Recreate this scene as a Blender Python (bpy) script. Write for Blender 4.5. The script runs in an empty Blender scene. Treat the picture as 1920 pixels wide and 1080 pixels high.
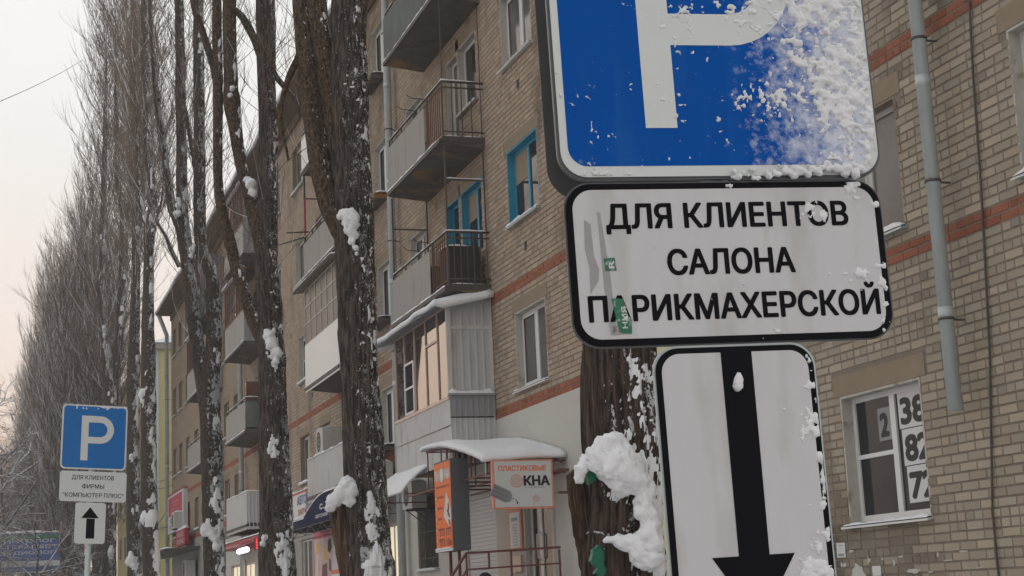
import bpy, math, random
import numpy as np
from mathutils import Vector, Matrix, noise as mnoise, geometry as mgeo

R = math.radians
scene = bpy.context.scene
col = scene.collection
random.seed(11)
rng = np.random.default_rng(11)
D = 8.474            # distance of the brick facade plane from the camera, metres (X)

# ------------------------------------------------------------------ camera
def cam_axes(yaw, pitch, roll):
    cy, sy, cp, sp = math.cos(yaw), math.sin(yaw), math.cos(pitch), math.sin(pitch)
    f = Vector((sy * cp, cy * cp, sp)); r = Vector((cy, -sy, 0)); u = r.cross(f)
    c, s = math.cos(roll), math.sin(roll)
    return c * r + s * u, -s * r + c * u, f
cam_d = bpy.data.cameras.new('camera'); cam = bpy.data.objects.new('camera', cam_d); col.objects.link(cam)
_r, _u, _f = cam_axes(0.326693, 0.192592, -0.046029)
_m = Matrix((_r, _u, -_f)).transposed().to_4x4(); _m.translation = (0, 0, 1.65)
cam.matrix_world = _m
cam_d.sensor_width = 36; cam_d.lens = 2975.8 / 1920 * 36
cam_d.clip_start = 0.05; cam_d.clip_end = 3000
scene.camera = cam

# ------------------------------------------------------------------ sky and sun
SUN_AZ, SUN_EL = R(-16), R(7)          # azimuth left of the street axis (+Y)
world = bpy.data.worlds.new('World'); scene.world = world; world.use_nodes = True
nt = world.node_tree; N = nt.nodes; L = nt.links; N.clear()
sky = N.new('ShaderNodeTexSky'); sky.sky_type = 'NISHITA'; sky.sun_disc = False
sky.sun_elevation = SUN_EL; sky.sun_rotation = SUN_AZ % (2 * math.pi); sky.dust_density = 1.0
tc = N.new('ShaderNodeTexCoord'); sep = N.new('ShaderNodeSeparateXYZ'); L.new(tc.outputs['Generated'], sep.inputs[0])
ramp = N.new('ShaderNodeValToRGB'); cr = ramp.color_ramp            # high overcast, rosy towards the horizon
cr.elements[0].position = 0.0; cr.elements[0].color = (0.98, 0.66, 0.49, 1)
cr.elements[1].position = 1.0; cr.elements[1].color = (0.80, 0.85, 0.88, 1)
for pos, c in ((0.07, (1.0, 0.74, 0.60, 1)), (0.16, (0.97, 0.84, 0.77, 1)), (0.28, (0.94, 0.915, 0.885, 1)), (0.42, (0.92, 0.925, 0.91, 1))):
    e = cr.elements.new(pos); e.color = c
L.new(sep.outputs['Z'], ramp.inputs[0])
cn = N.new('ShaderNodeTexNoise'); cn.inputs['Scale'].default_value = 3.2; cn.inputs['Detail'].default_value = 7
L.new(tc.outputs['Generated'], cn.inputs['Vector'])
cm = N.new('ShaderNodeMapRange'); cm.inputs['To Min'].default_value = 9.9; cm.inputs['To Max'].default_value = 12.5
L.new(cn.outputs['Fac'], cm.inputs['Value'])
sc_ = N.new('ShaderNodeVectorMath'); sc_.operation = 'SCALE'; L.new(ramp.outputs['Color'], sc_.inputs[0]); L.new(cm.outputs[0], sc_.inputs['Scale'])
mixs = N.new('ShaderNodeMix'); mixs.data_type = 'RGBA'; mixs.inputs['Factor'].default_value = 0.93
L.new(sky.outputs['Color'], mixs.inputs['A']); L.new(sc_.outputs[0], mixs.inputs['B'])
bg = N.new('ShaderNodeBackground'); bg.inputs['Strength'].default_value = 0.1
L.new(mixs.outputs['Result'], bg.inputs['Color'])
wo = N.new('ShaderNodeOutputWorld'); L.new(bg.outputs[0], wo.inputs['Surface'])

sun_d = bpy.data.lights.new('sun', 'SUN'); sun_d.energy = 0.5; sun_d.angle = R(50); sun_d.color = (1.0, 0.8, 0.62)
sun = bpy.data.objects.new('sun', sun_d); col.objects.link(sun)
_sd = Vector((math.sin(SUN_AZ) * math.cos(SUN_EL), math.cos(SUN_AZ) * math.cos(SUN_EL), math.sin(SUN_EL)))
sun.rotation_euler = _sd.to_track_quat('Z', 'Y').to_euler()

vs = scene.view_settings
vs.view_transform = 'Standard'; vs.look = 'None'; vs.gamma = 1.0; vs.exposure = 0.0; vs.use_curve_mapping = False
scene.cycles.max_bounces = 6; scene.cycles.diffuse_bounces = 3

# ------------------------------------------------------------------ materials
def pm(name, base, rough=0.8, var=0.18, scale=6.0, bump=0.0, bscale=40.0, spec=0.3, metal=0.0, tint=False, stretch=None,
       stain=None, stain_thr=0.58, stain_scale=2.0):
    m = bpy.data.materials.new(name); m.use_nodes = True
    nt = m.node_tree; n = nt.nodes; l = nt.links
    b = n['Principled BSDF']; b.inputs['Roughness'].default_value = rough; b.inputs['Metallic'].default_value = metal
    b.inputs['Specular IOR Level'].default_value = spec
    tc = n.new('ShaderNodeTexCoord'); src = tc.outputs['Object']
    if stretch:
        mp = n.new('ShaderNodeMapping'); mp.inputs['Scale'].default_value = stretch; l.new(src, mp.inputs[0]); src = mp.outputs[0]
    no = n.new('ShaderNodeTexNoise'); no.inputs['Scale'].default_value = scale; no.inputs['Detail'].default_value = 6
    no.inputs['Roughness'].default_value = 0.65
    l.new(src, no.inputs['Vector'])
    mx = n.new('ShaderNodeMix'); mx.data_type = 'RGBA'
    mx.inputs['A'].default_value = tuple(c * (1 - var * 1.6) for c in base[:3]) + (1,)
    mx.inputs['B'].default_value = tuple(min(1, c * (1 + var * 1.6)) for c in base[:3]) + (1,)
    l.new(no.outputs['Fac'], mx.inputs['Factor']); out = mx.outputs['Result']
    if stain:
        n2 = n.new('ShaderNodeTexNoise'); n2.inputs['Scale'].default_value = stain_scale; n2.inputs['Detail'].default_value = 5
        l.new(src, n2.inputs['Vector'])
        mr = n.new('ShaderNodeMapRange'); mr.inputs['From Min'].default_value = stain_thr; mr.inputs['From Max'].default_value = stain_thr + 0.14
        l.new(n2.outputs['Fac'], mr.inputs['Value'])
        m2 = n.new('ShaderNodeMix'); m2.data_type = 'RGBA'; l.new(mr.outputs[0], m2.inputs['Factor'])
        l.new(out, m2.inputs['A']); m2.inputs['B'].default_value = tuple(stain[:3]) + (1,); out = m2.outputs['Result']
    if tint:
        at = n.new('ShaderNodeAttribute'); at.attribute_name = 'tint'
        m3 = n.new('ShaderNodeMix'); m3.data_type = 'RGBA'; m3.blend_type = 'MULTIPLY'; m3.inputs['Factor'].default_value = 1
        l.new(out, m3.inputs['A']); l.new(at.outputs['Color'], m3.inputs['B']); out = m3.outputs['Result']
    l.new(out, b.inputs['Base Color'])
    if bump:
        nb = n.new('ShaderNodeTexNoise'); nb.inputs['Scale'].default_value = bscale; nb.inputs['Detail'].default_value = 5
        l.new(src, nb.inputs['Vector'])
        bp = n.new('ShaderNodeBump'); bp.inputs['Strength'].default_value = bump; bp.inputs['Distance'].default_value = 0.02
        l.new(nb.outputs['Fac'], bp.inputs['Height']); l.new(bp.outputs[0], b.inputs['Normal'])
    return m

def glass(name, base, rough=0.03, ior=1.7, var=0.3, scale=1.5):
    m = pm(name, base, rough, var, scale, spec=0.5); b = m.node_tree.nodes['Principled BSDF']; b.inputs['IOR'].default_value = ior
    return m

def emit(name, c, s):
    m = bpy.data.materials.new(name); m.use_nodes = True; b = m.node_tree.nodes['Principled BSDF']
    b.inputs['Base Color'].default_value = tuple(c) + (1,); b.inputs['Emission Color'].default_value = tuple(c) + (1,)
    b.inputs['Emission Strength'].default_value = s
    return m

def bark(name, c1, c2, snow, thr, sscale=26.0, zs=0.22, dirw=0.42):
    """bark with wind-blown snow plastered on the side that faced the storm"""
    m = bpy.data.materials.new(name); m.use_nodes = True
    nt = m.node_tree; n = nt.nodes; l = nt.links; b = n['Principled BSDF']; b.inputs['Specular IOR Level'].default_value = 0.15
    tc = n.new('ShaderNodeTexCoord'); mp = n.new('ShaderNodeMapping'); mp.inputs['Scale'].default_value = (1, 1, zs)
    l.new(tc.outputs['Object'], mp.inputs[0])
    n1 = n.new('ShaderNodeTexNoise'); n1.inputs['Scale'].default_value = 28; n1.inputs['Detail'].default_value = 8; n1.inputs['Roughness'].default_value = 0.7
    l.new(mp.outputs[0], n1.inputs['Vector'])
    rp = n.new('ShaderNodeValToRGB'); rp.color_ramp.elements[0].position = 0.42; rp.color_ramp.elements[1].position = 0.62
    rp.color_ramp.elements[0].color = c1 + (1,); rp.color_ramp.elements[1].color = c2 + (1,)
    l.new(n1.outputs['Fac'], rp.inputs[0])
    mp2 = n.new('ShaderNodeMapping'); mp2.inputs['Scale'].default_value = (1, 1, 0.75); l.new(tc.outputs['Object'], mp2.inputs[0])
    n2 = n.new('ShaderNodeTexNoise'); n2.inputs['Scale'].default_value = sscale; n2.inputs['Detail'].default_value = 4
    n2.inputs['Roughness'].default_value = 0.6
    l.new(mp2.outputs[0], n2.inputs['Vector'])
    n3 = n.new('ShaderNodeTexNoise'); n3.inputs['Scale'].default_value = sscale * 0.16; n3.inputs['Detail'].default_value = 3
    l.new(tc.outputs['Object'], n3.inputs['Vector'])
    ge = n.new('ShaderNodeNewGeometry'); dp = n.new('ShaderNodeVectorMath'); dp.operation = 'DOT_PRODUCT'
    l.new(ge.outputs['Normal'], dp.inputs[0]); dp.inputs[1].default_value = (0.72 * dirw, -0.62 * dirw, 0.55)
    a1 = n.new('ShaderNodeMath'); a1.operation = 'ADD'; l.new(n2.outputs['Fac'], a1.inputs[0]); l.new(dp.outputs['Value'], a1.inputs[1])
    a2 = n.new('ShaderNodeMath'); a2.operation = 'MULTIPLY_ADD'; l.new(n3.outputs['Fac'], a2.inputs[0]); a2.inputs[1].default_value = 0.6; l.new(a1.outputs[0], a2.inputs[2])
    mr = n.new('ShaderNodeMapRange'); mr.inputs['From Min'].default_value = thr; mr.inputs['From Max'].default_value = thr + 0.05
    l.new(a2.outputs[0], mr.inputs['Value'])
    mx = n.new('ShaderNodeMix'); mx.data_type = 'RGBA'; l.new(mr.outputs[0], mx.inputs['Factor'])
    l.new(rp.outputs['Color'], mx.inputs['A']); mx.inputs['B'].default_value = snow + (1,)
    l.new(mx.outputs['Result'], b.inputs['Base Color']); b.inputs['Roughness'].default_value = 0.9
    bp = n.new('ShaderNodeBump'); bp.inputs['Strength'].default_value = 1.0; bp.inputs['Distance'].default_value = 0.05
    ad = n.new('ShaderNodeMath'); ad.operation = 'MULTIPLY_ADD'; l.new(mr.outputs[0], ad.inputs[0]); ad.inputs[1].default_value = 0.35; l.new(n1.outputs['Fac'], ad.inputs[2])
    l.new(ad.outputs[0], bp.inputs['Height']); l.new(bp.outputs[0], b.inputs['Normal'])
    return m

M = {}
M['snow'] = pm('snow', (0.755, 0.765, 0.785), 0.75, 0.06, 8, 0.35, 60, 0.2)
M['brick'] = pm('brick', (0.375, 0.300, 0.230), 0.92, 0.10, 3.0, 0.25, 90, 0.15, tint=True, stretch=(1, 1, .45), stain=(0.21, 0.165, 0.125), stain_thr=0.545, stain_scale=1.1)
M['red_brick'] = pm('red_brick', (0.30, 0.105, 0.065), 0.92, 0.2, 4.0, 0.25, 90, 0.15, tint=True)
M['mortar'] = pm('mortar', (0.215, 0.180, 0.145), 0.95, 0.2, 8.0, 0.3, 60, 0.1)
M['lintel'] = pm('lintel_plaster', (0.265, 0.215, 0.16), 0.95, 0.12, 4.0, 0.2, 50, 0.1)
M['plaster'] = pm('white_plaster', (0.50, 0.485, 0.455), 0.9, 0.06, 2.0, 0.15, 60, 0.15, stain=(0.40, 0.38, 0.35), stain_thr=0.62, stain_scale=1.2)
M['cream'] = pm('cream_plaster', (0.60, 0.56, 0.36), 0.9, 0.05, 2.0, 0.1, 60, 0.15)
M['yellow_plaster'] = pm('yellow_plaster', (0.56, 0.49, 0.24), 0.9, 0.05, 1.0, 0.1, 30, 0.15)
M['grey_plaster'] = pm('grey_plaster', (0.33, 0.31, 0.285), 0.9, 0.12, 1.0, 0.15, 30, 0.15)
M['pvc'] = pm('white_pvc', (0.66, 0.66, 0.66), 0.45, 0.03, 3.0)
M['oldwhite'] = pm('old_white_paint', (0.48, 0.47, 0.44), 0.7, 0.12, 7.0, 0.2, 60)
M['reveal'] = pm('whitewashed_reveal', (0.46, 0.44, 0.40), 0.9, 0.14, 9.0, 0.3, 50, stain=(0.25, 0.21, 0.17), stain_thr=0.6, stain_scale=5)
M['reveal_dark'] = pm('bare_reveal', (0.25, 0.20, 0.15), 0.9, 0.15, 9.0, 0.3, 50)
M['blue_paint'] = pm('turquoise_paint', (0.03, 0.26, 0.40), 0.55, 0.12, 6.0, 0.1, 40)
M['pane'] = glass('dark_glass', (0.03, 0.031, 0.033), 0.04, 1.24)
M['pane_grey'] = glass('grey_glass_with_curtain', (0.12, 0.115, 0.11), 0.08, 1.28, 0.25, 2.0)
M['pane_net'] = glass('glass_with_net_curtain', (0.30, 0.27, 0.25), 0.08, 1.5, 0.2, 3.0)
M['pane_mirror'] = glass('reflective_glass', (0.06, 0.048, 0.042), 0.02, 1.95)
M['concrete'] = pm('balcony_concrete', (0.12, 0.104, 0.09), 0.95, 0.42, 3.0, 0.5, 30, 0.1, stain=(0.27, 0.165, 0.07), stain_thr=0.54, stain_scale=1.5)
M['asbestos'] = pm('asbestos_sheet', (0.34, 0.32, 0.30), 0.9, 0.12, 1.3, 0.15, 40, 0.15, stretch=(1, 3.5, 0.7), stain=(0.24, 0.22, 0.20), stain_thr=0.6)
M['iron'] = pm('dark_iron', (0.075, 0.065, 0.058), 0.65, 0.2, 12.0, spec=0.4)
M['rust'] = pm('rusty_brown_iron', (0.15, 0.065, 0.045), 0.75, 0.25, 12.0)
M['maroon'] = pm('maroon_paint', (0.14, 0.05, 0.05), 0.6, 0.15, 8.0)
M['red_paint'] = pm('red_paint', (0.40, 0.04, 0.05), 0.5, 0.15, 5.0)
M['pink_paint'] = pm('crimson_post_paint', (0.40, 0.06, 0.09), 0.6, 0.15, 5.0)
M['orange_paint'] = pm('orange_paint', (0.60, 0.13, 0.03), 0.5, 0.1, 5.0)
M['orange_print'] = pm('orange_print', (0.72, 0.145, 0.025), 0.5, 0.08, 1.3)
M['salmon'] = pm('faded_orange_print', (0.62, 0.26, 0.19), 0.6, 0.12, 5.0)
M['siding'] = pm('white_corrugated_sheet', (0.57, 0.56, 0.55), 0.6, 0.06, 2.0, spec=0.3, stretch=(1, 1, .3), stain=(0.46, 0.44, 0.41), stain_thr=0.56, stain_scale=3.0)
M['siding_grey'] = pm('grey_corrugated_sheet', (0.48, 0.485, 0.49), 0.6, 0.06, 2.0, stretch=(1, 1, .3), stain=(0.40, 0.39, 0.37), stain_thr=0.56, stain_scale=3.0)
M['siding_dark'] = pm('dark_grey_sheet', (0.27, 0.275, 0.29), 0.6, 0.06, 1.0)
M['pane_dull'] = glass('dull_brown_glass', (0.11, 0.088, 0.075), 0.4, 1.2, 0.3, 2.0)
M['pane_mirror'].node_tree.nodes['Principled BSDF'].inputs['Specular Tint'].default_value = (1.0, 0.74, 0.58, 1)
def frost(m, x0, x1, top):
    """thin rime dusted over the side of a plate (object space of the plate)"""
    nt = m.node_tree; n = nt.nodes; l = nt.links; b = n['Principled BSDF']; src = b.inputs['Base Color'].links[0].from_socket
    tc = n.new('ShaderNodeTexCoord'); sx = n.new('ShaderNodeSeparateXYZ'); l.new(tc.outputs['Object'], sx.inputs[0])
    mr = n.new('ShaderNodeMapRange'); mr.inputs['From Min'].default_value = x0; mr.inputs['From Max'].default_value = x1; mr.inputs['To Min'].default_value = -.10; mr.inputs['To Max'].default_value = .42; l.new(sx.outputs['X'], mr.inputs['Value'])
    no = n.new('ShaderNodeTexNoise'); no.inputs['Scale'].default_value = 34; no.inputs['Detail'].default_value = 7; no.inputs['Roughness'].default_value = .7; l.new(tc.outputs['Object'], no.inputs['Vector'])
    ad = n.new('ShaderNodeMath'); ad.operation = 'ADD'; l.new(mr.outputs[0], ad.inputs[0]); l.new(no.outputs['Fac'], ad.inputs[1])
    m2 = n.new('ShaderNodeMapRange'); m2.inputs['From Min'].default_value = .56; m2.inputs['From Max'].default_value = .86; m2.inputs['To Max'].default_value = top; l.new(ad.outputs[0], m2.inputs['Value'])
    mx = n.new('ShaderNodeMix'); mx.data_type = 'RGBA'; l.new(m2.outputs[0], mx.inputs['Factor']); l.new(src, mx.inputs['A']); mx.inputs['B'].default_value = (.74, .76, .80, 1); l.new(mx.outputs['Result'], b.inputs['Base Color'])
M['peach'] = pm('pinkish_trim', (0.58, 0.43, 0.37), 0.5, 0.15, 4.0)
M['green_sheet'] = pm('green_corrugated_plastic', (0.135, 0.155, 0.138), 0.5, 0.3, 2.5, stretch=(1, 1, .3))
M['billboard_blue'] = pm('faded_billboard_blue', (0.085, 0.15, 0.36), 0.5, 0.1, 2.0)
M['galv'] = pm('galvanised_steel', (0.45, 0.50, 0.51), 0.5, 0.16, 5.0, spec=0.5, metal=0.25, stretch=(1, 1, 0.4))
M['white_print'] = pm('white_sign_face', (0.56, 0.575, 0.57), 0.45, 0.025, 4.0)
M['sign_white'] = pm('reflective_white_sheeting', (0.56, 0.565, 0.58), 0.45, 0.04, 9.0, 0.02, 300, stretch=(2.5, 1, .6), stain=(0.485, 0.48, 0.48), stain_thr=0.52, stain_scale=4.0)
M['sign_bluewhite'] = pm('white_sheeting_of_parking_sign', (0.63, 0.66, 0.65), 0.4, 0.03, 7.0)
M['sign_blue'] = pm('reflective_blue_sheeting', (0.003, 0.080, 0.37), 0.5, 0.10, 9.0, spec=0.04, stretch=(2.5, 1, .6), stain=(0.010, 0.098, 0.38), stain_thr=0.52, stain_scale=5.0)
M['sign_blue2'] = pm('lighter_blue_sheeting', (0.008, 0.15, 0.46), 0.35, 0.06, 3.0, spec=0.3)
M['sign_black'] = pm('black_sheeting', (0.007, 0.007, 0.009), 0.6, 0.1, 5.0, spec=0.06)
M['sign_back'] = pm('dull_sign_back', (0.11, 0.112, 0.115), 0.7, 0.12, 8.0)
M['black'] = pm('black_print', (0.015, 0.015, 0.017), 0.5, 0.1, 5.0)
M['grey_print'] = pm('grey_print', (0.24, 0.25, 0.26), 0.5, 0.05, 5.0)
M['dark_metal'] = pm('dark_grey_metal', (0.10, 0.105, 0.115), 0.5, 0.06, 4.0)
M['residue'] = pm('sticker_residue', (0.34, 0.33, 0.34), 0.8, 0.1, 30.0)
M['green_sticker'] = pm('green_sticker', (0.03, 0.155, 0.09), 0.5, 0.2, 60.0, stain=(0.40, 0.42, 0.40), stain_thr=0.56, stain_scale=70)
M['paper'] = pm('white_paper', (0.62, 0.61, 0.62), 0.8, 0.04, 20.0)
M['blue_print'] = pm('blue_print', (0.03, 0.085, 0.30), 0.5, 0.1, 2.0)
M['navy'] = pm('navy_awning', (0.012, 0.016, 0.055), 0.75, 0.15, 3.0, spec=0.06)
M['pinkred'] = pm('pink_red_print', (0.50, 0.08, 0.13), 0.6, 0.12, 3.0)
M['poster_mix'] = pm('washed_out_poster_print', (0.52, 0.38, 0.38), 0.5, 0.35, 3.0, stain=(0.60, 0.38, 0.10), stain_thr=0.6, stain_scale=2.5)
M['yellow_print'] = pm('yellow_print', (0.60, 0.38, 0.06), 0.5, 0.1, 4.0)
M['roof'] = pm('roof_sheet', (0.14, 0.13, 0.125), 0.7, 0.15, 3.0)
M['eave'] = pm('brown_eave_boards', (0.17, 0.115, 0.075), 0.9, 0.2, 3.0)
M['road'] = pm('slushy_asphalt', (0.14, 0.135, 0.13), 0.6, 0.4, 0.6, 0.4, 3)
M['ground_snow'] = pm('trodden_snow', (0.66, 0.66, 0.67), 0.85, 0.12, 0.7, 0.6, 2.5)
M['kerb'] = pm('kerb_stone', (0.35, 0.34, 0.33), 0.9, 0.12, 4.0)
M['bark_near'] = bark('fibrous_dark_bark', (0.022, 0.017, 0.014), (0.140, 0.098, 0.078), (0.78, 0.79, 0.81), 1.12, 42, 0.07, 0.30)
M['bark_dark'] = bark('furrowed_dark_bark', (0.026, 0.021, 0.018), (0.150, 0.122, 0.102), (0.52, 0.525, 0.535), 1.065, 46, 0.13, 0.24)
M['bark_brown'] = bark('brown_limb_bark', (0.034, 0.025, 0.019), (0.175, 0.125, 0.088), (0.74, 0.76, 0.79), 1.20, 30, 0.6, 0.22)
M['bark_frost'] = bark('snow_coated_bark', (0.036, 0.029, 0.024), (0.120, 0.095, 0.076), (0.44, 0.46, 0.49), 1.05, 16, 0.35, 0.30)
M['stub'] = bark('weathered_stub_wood', (0.045, 0.028, 0.02), (0.19, 0.125, 0.088), (0.78, 0.79, 0.81), 1.6, 30, 0.08)
M['twig'] = pm('grey_brown_twig', (0.175, 0.132, 0.10), 0.9, 0.25, 2.0)
M['twig_warm'] = pm('reddish_twig', (0.19, 0.13, 0.095), 0.9, 0.25, 2.0)
M['twig_yellow'] = pm('ochre_young_shoot', (0.20, 0.135, 0.05), 0.9, 0.25, 2.0)
M['green_paint'] = pm('green_paint_patch', (0.012, 0.13, 0.07), 0.5, 0.25, 25.0, 0.3, 60)
M['skin'] = pm('skin', (0.48, 0.29, 0.21), 0.6, 0.06, 9.0)
M['coat'] = pm('dark_coat', (0.025, 0.026, 0.032), 0.85, 0.2, 20.0)
M['hat'] = pm('black_knit_hat', (0.012, 0.012, 0.013), 0.95, 0.2, 40.0, 0.5, 200)
M['beige'] = pm('beige_panel', (0.40, 0.35, 0.31), 0.7, 0.06, 2.0)
M['shutter'] = pm('white_roller_shutter', (0.52, 0.51, 0.50), 0.6, 0.04, 2.0)
M['curtain_dark'] = pm('dark_barred_opening', (0.045, 0.04, 0.036), 0.8, 0.2, 4.0)
M['van_body'] = pm('dirty_white_car_paint', (0.42, 0.41, 0.40), 0.4, 0.12, 3.0, spec=0.5)
M['tyre'] = pm('tyre_rubber', (0.02, 0.02, 0.02), 0.9)
M['tube_light'] = emit('lit_white_tube', (1.0, 0.98, 0.95), 3.0)
M['led_red'] = emit('lit_red_led', (1.0, 0.05, 0.06), 1.6)
M['tail_red'] = emit('lit_tail_lamp', (1.0, 0.16, 0.03), 3.0)
M['shop_glow'] = emit('lit_shop_window', (0.80, 0.70, 0.50), 0.75)

frost(M['sign_blue'], -.02, .34, .80)

# ------------------------------------------------------------------ mesh helpers
WM = {}
def parent_to(o, parent, local):
    o.parent = parent
    if local: WM[o.name] = WM.get(parent.name, Matrix())
    else:
        o.matrix_parent_inverse = WM.get(parent.name, Matrix()).inverted(); WM[o.name] = Matrix()

class MB:
    def __init__(s): s.v = []; s.f = []; s.mi = []; s.t = []; s.sm = []
    def add(s, verts, faces, mi=0, tint=1.0, smooth=False):
        o = len(s.v); s.v += [tuple(p) for p in verts]
        for f in faces: s.f.append([i + o for i in f]); s.mi.append(mi); s.t.append(tint); s.sm.append(smooth)
    def box(s, x0, x1, y0, y1, z0, z1, mi=0, tint=1.0):
        v = [(x0, y0, z0), (x1, y0, z0), (x1, y1, z0), (x0, y1, z0), (x0, y0, z1), (x1, y0, z1), (x1, y1, z1), (x0, y1, z1)]
        s.add(v, [(0, 3, 2, 1), (4, 5, 6, 7), (0, 1, 5, 4), (1, 2, 6, 5), (2, 3, 7, 6), (3, 0, 4, 7)], mi, tint)
    def hull8(s, lo, hi, mi=0):
        """two quads (lists of 4 points) joined into a solid"""
        s.add(list(lo) + list(hi), [(0, 3, 2, 1), (4, 5, 6, 7), (0, 1, 5, 4), (1, 2, 6, 5), (2, 3, 7, 6), (3, 0, 4, 7)], mi)
    def bar(s, a, b, w, mi=0, n=4, w2=None): s.tube([a, b], [w, w if w2 is None else w2], n, mi, smooth=n > 5)
    def tube(s, pts, rad, n=8, mi=0, smooth=True, cap=True):
        pts = [Vector(p) for p in pts]; k = len(pts); vs_ = []
        t0 = (pts[1] - pts[0]).normalized()
        up = Vector((0, 0, 1)) if abs(t0.z) < 0.9 else Vector((1, 0, 0))
        a = t0.cross(up).normalized()
        for i, p in enumerate(pts):
            t = ((pts[min(i + 1, k - 1)] - p).normalized() + (p - pts[max(i - 1, 0)]).normalized())
            t = t.normalized() if t.length > 1e-6 else t0
            a = (a - t * a.dot(t)).normalized(); b = t.cross(a)
            r = rad[i] if hasattr(rad, '__len__') else rad
            for j in range(n):
                an = 2 * math.pi * (j + 0.5) / n
                vs_.append(p + a * (math.cos(an) * r) + b * (math.sin(an) * r))
        fs = [(i * n + j, i * n + (j + 1) % n, (i + 1) * n + (j + 1) % n, (i + 1) * n + j) for i in range(k - 1) for j in range(n)]
        if cap: fs += [tuple(range(n - 1, -1, -1)), tuple(range((k - 1) * n, k * n))]
        s.add(vs_, fs, mi, 1.0, smooth)
    def grid(s, P, mi=0, smooth=True, thick=None):
        """P[i][j] points -> quads; thick = vector offset gives it a back and rim"""
        P = np.asarray(P, float); a, b = P.shape[:2]
        V = P.reshape(-1, 3); idx = lambda i, j: i * b + j
        F = [(idx(i, j), idx(i + 1, j), idx(i + 1, j + 1), idx(i, j + 1)) for i in range(a - 1) for j in range(b - 1)]
        if thick is None: s.add(V, F, mi, 1.0, smooth); return
        n = a * b; V2 = np.vstack([V, V + np.asarray(thick, float).reshape(-1, 3) if np.ndim(thick) > 1 else V + np.array(thick)])
        F += [(f[3] + n, f[2] + n, f[1] + n, f[0] + n) for f in list(F)]
        ring = [idx(i, 0) for i in range(a)] + [idx(a - 1, j) for j in range(1, b)] + [idx(i, b - 1) for i in range(a - 2, -1, -1)] + [idx(0, j) for j in range(b - 2, 0, -1)]
        F += [(ring[i], ring[i] + n, ring[(i + 1) % len(ring)] + n, ring[(i + 1) % len(ring)]) for i in range(len(ring))]
        s.add(V2, F, mi, 1.0, smooth)
    def poly(s, pts, th, mi=0):
        """outline in the xz plane, front at y = -th, back at y = 0 (local sign frames); pts = [(x,z)] or with y offset"""
        n = len(pts)
        s.add([(x, -th[1], z) for x, z in pts] + [(x, -th[0], z) for x, z in pts],
              [tuple(range(n))] + [tuple(range(2 * n - 1, n - 1, -1))] + [(i, i + n, (i + 1) % n + n, (i + 1) % n) for i in range(n)], mi)
    def build(s, name, mats, parent=None, local=False, kind=None, fix=True):
        me = bpy.data.meshes.new(name); me.from_pydata(s.v, [], s.f)
        mats = mats if isinstance(mats, (list, tuple)) else [mats]
        for m in mats: me.materials.append(m)
        me.polygons.foreach_set('material_index', s.mi); me.polygons.foreach_set('use_smooth', s.sm)
        if any(t != 1.0 for t in s.t):
            at = me.color_attributes.new('tint', 'FLOAT_COLOR', 'CORNER')
            arr = np.concatenate([np.tile(np.array(list(t if hasattr(t, '__len__') else (t, t, t)) + [1.0]), (len(f), 1)) for t, f in zip(s.t, s.f)])
            at.data.foreach_set('color', arr.ravel())
        me.validate()
        if fix:
            import bmesh
            bm = bmesh.new(); bm.from_mesh(me); bmesh.ops.recalc_face_normals(bm, faces=bm.faces); bm.to_mesh(me); bm.free()
        o = bpy.data.objects.new(name, me); col.objects.link(o)
        if parent is not None: parent_to(o, parent, local)
        if kind or 'snow' in name and 'canopy' not in name: o['kind'] = kind or 'stuff'
        return o

def np_mesh(name, V, F, mats, parent=None, local=False, mi=None, smooth=True, tint=None, kind=None):
    """fast path: V (n,3), F (m,4) or (m,3) arrays"""
    V = np.ascontiguousarray(V, np.float32); F = np.ascontiguousarray(F, np.int32); k = F.shape[1]
    me = bpy.data.meshes.new(name); me.vertices.add(len(V)); me.vertices.foreach_set('co', V.ravel())
    me.loops.add(F.size); me.loops.foreach_set('vertex_index', F.ravel())
    me.polygons.add(len(F)); me.polygons.foreach_set('loop_start', np.arange(len(F), dtype=np.int32) * k)
    for m in (mats if isinstance(mats, (list, tuple)) else [mats]): me.materials.append(m)
    if mi is not None: me.polygons.foreach_set('material_index', np.ascontiguousarray(mi, np.int32))
    me.polygons.foreach_set('use_smooth', np.full(len(F), smooth, bool))
    me.update(calc_edges=True)
    if tint is not None:
        at = me.color_attributes.new('tint', 'FLOAT_COLOR', 'CORNER')
        at.data.foreach_set('color', np.ascontiguousarray(np.repeat(tint, k, axis=0), np.float32).ravel())
    o = bpy.data.objects.new(name, me); col.objects.link(o)
    if parent is not None: parent_to(o, parent, local)
    if kind: o['kind'] = kind
    return o

def tag(o, label, cat, group=None):
    o['label'] = label; o['category'] = cat
    if group: o['group'] = group
    return o
def thing(name, label, cat, loc=(0, 0, 0), rot=None, group=None):
    o = bpy.data.objects.new(name, None); o.empty_display_size = 0.2; col.objects.link(o)
    o.location = loc
    m = Matrix.Translation(loc)
    if rot is not None:
        o.rotation_euler = rot; m = m @ o.rotation_euler.to_matrix().to_4x4()
    WM[o.name] = m
    return tag(o, label, cat, group)

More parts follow.
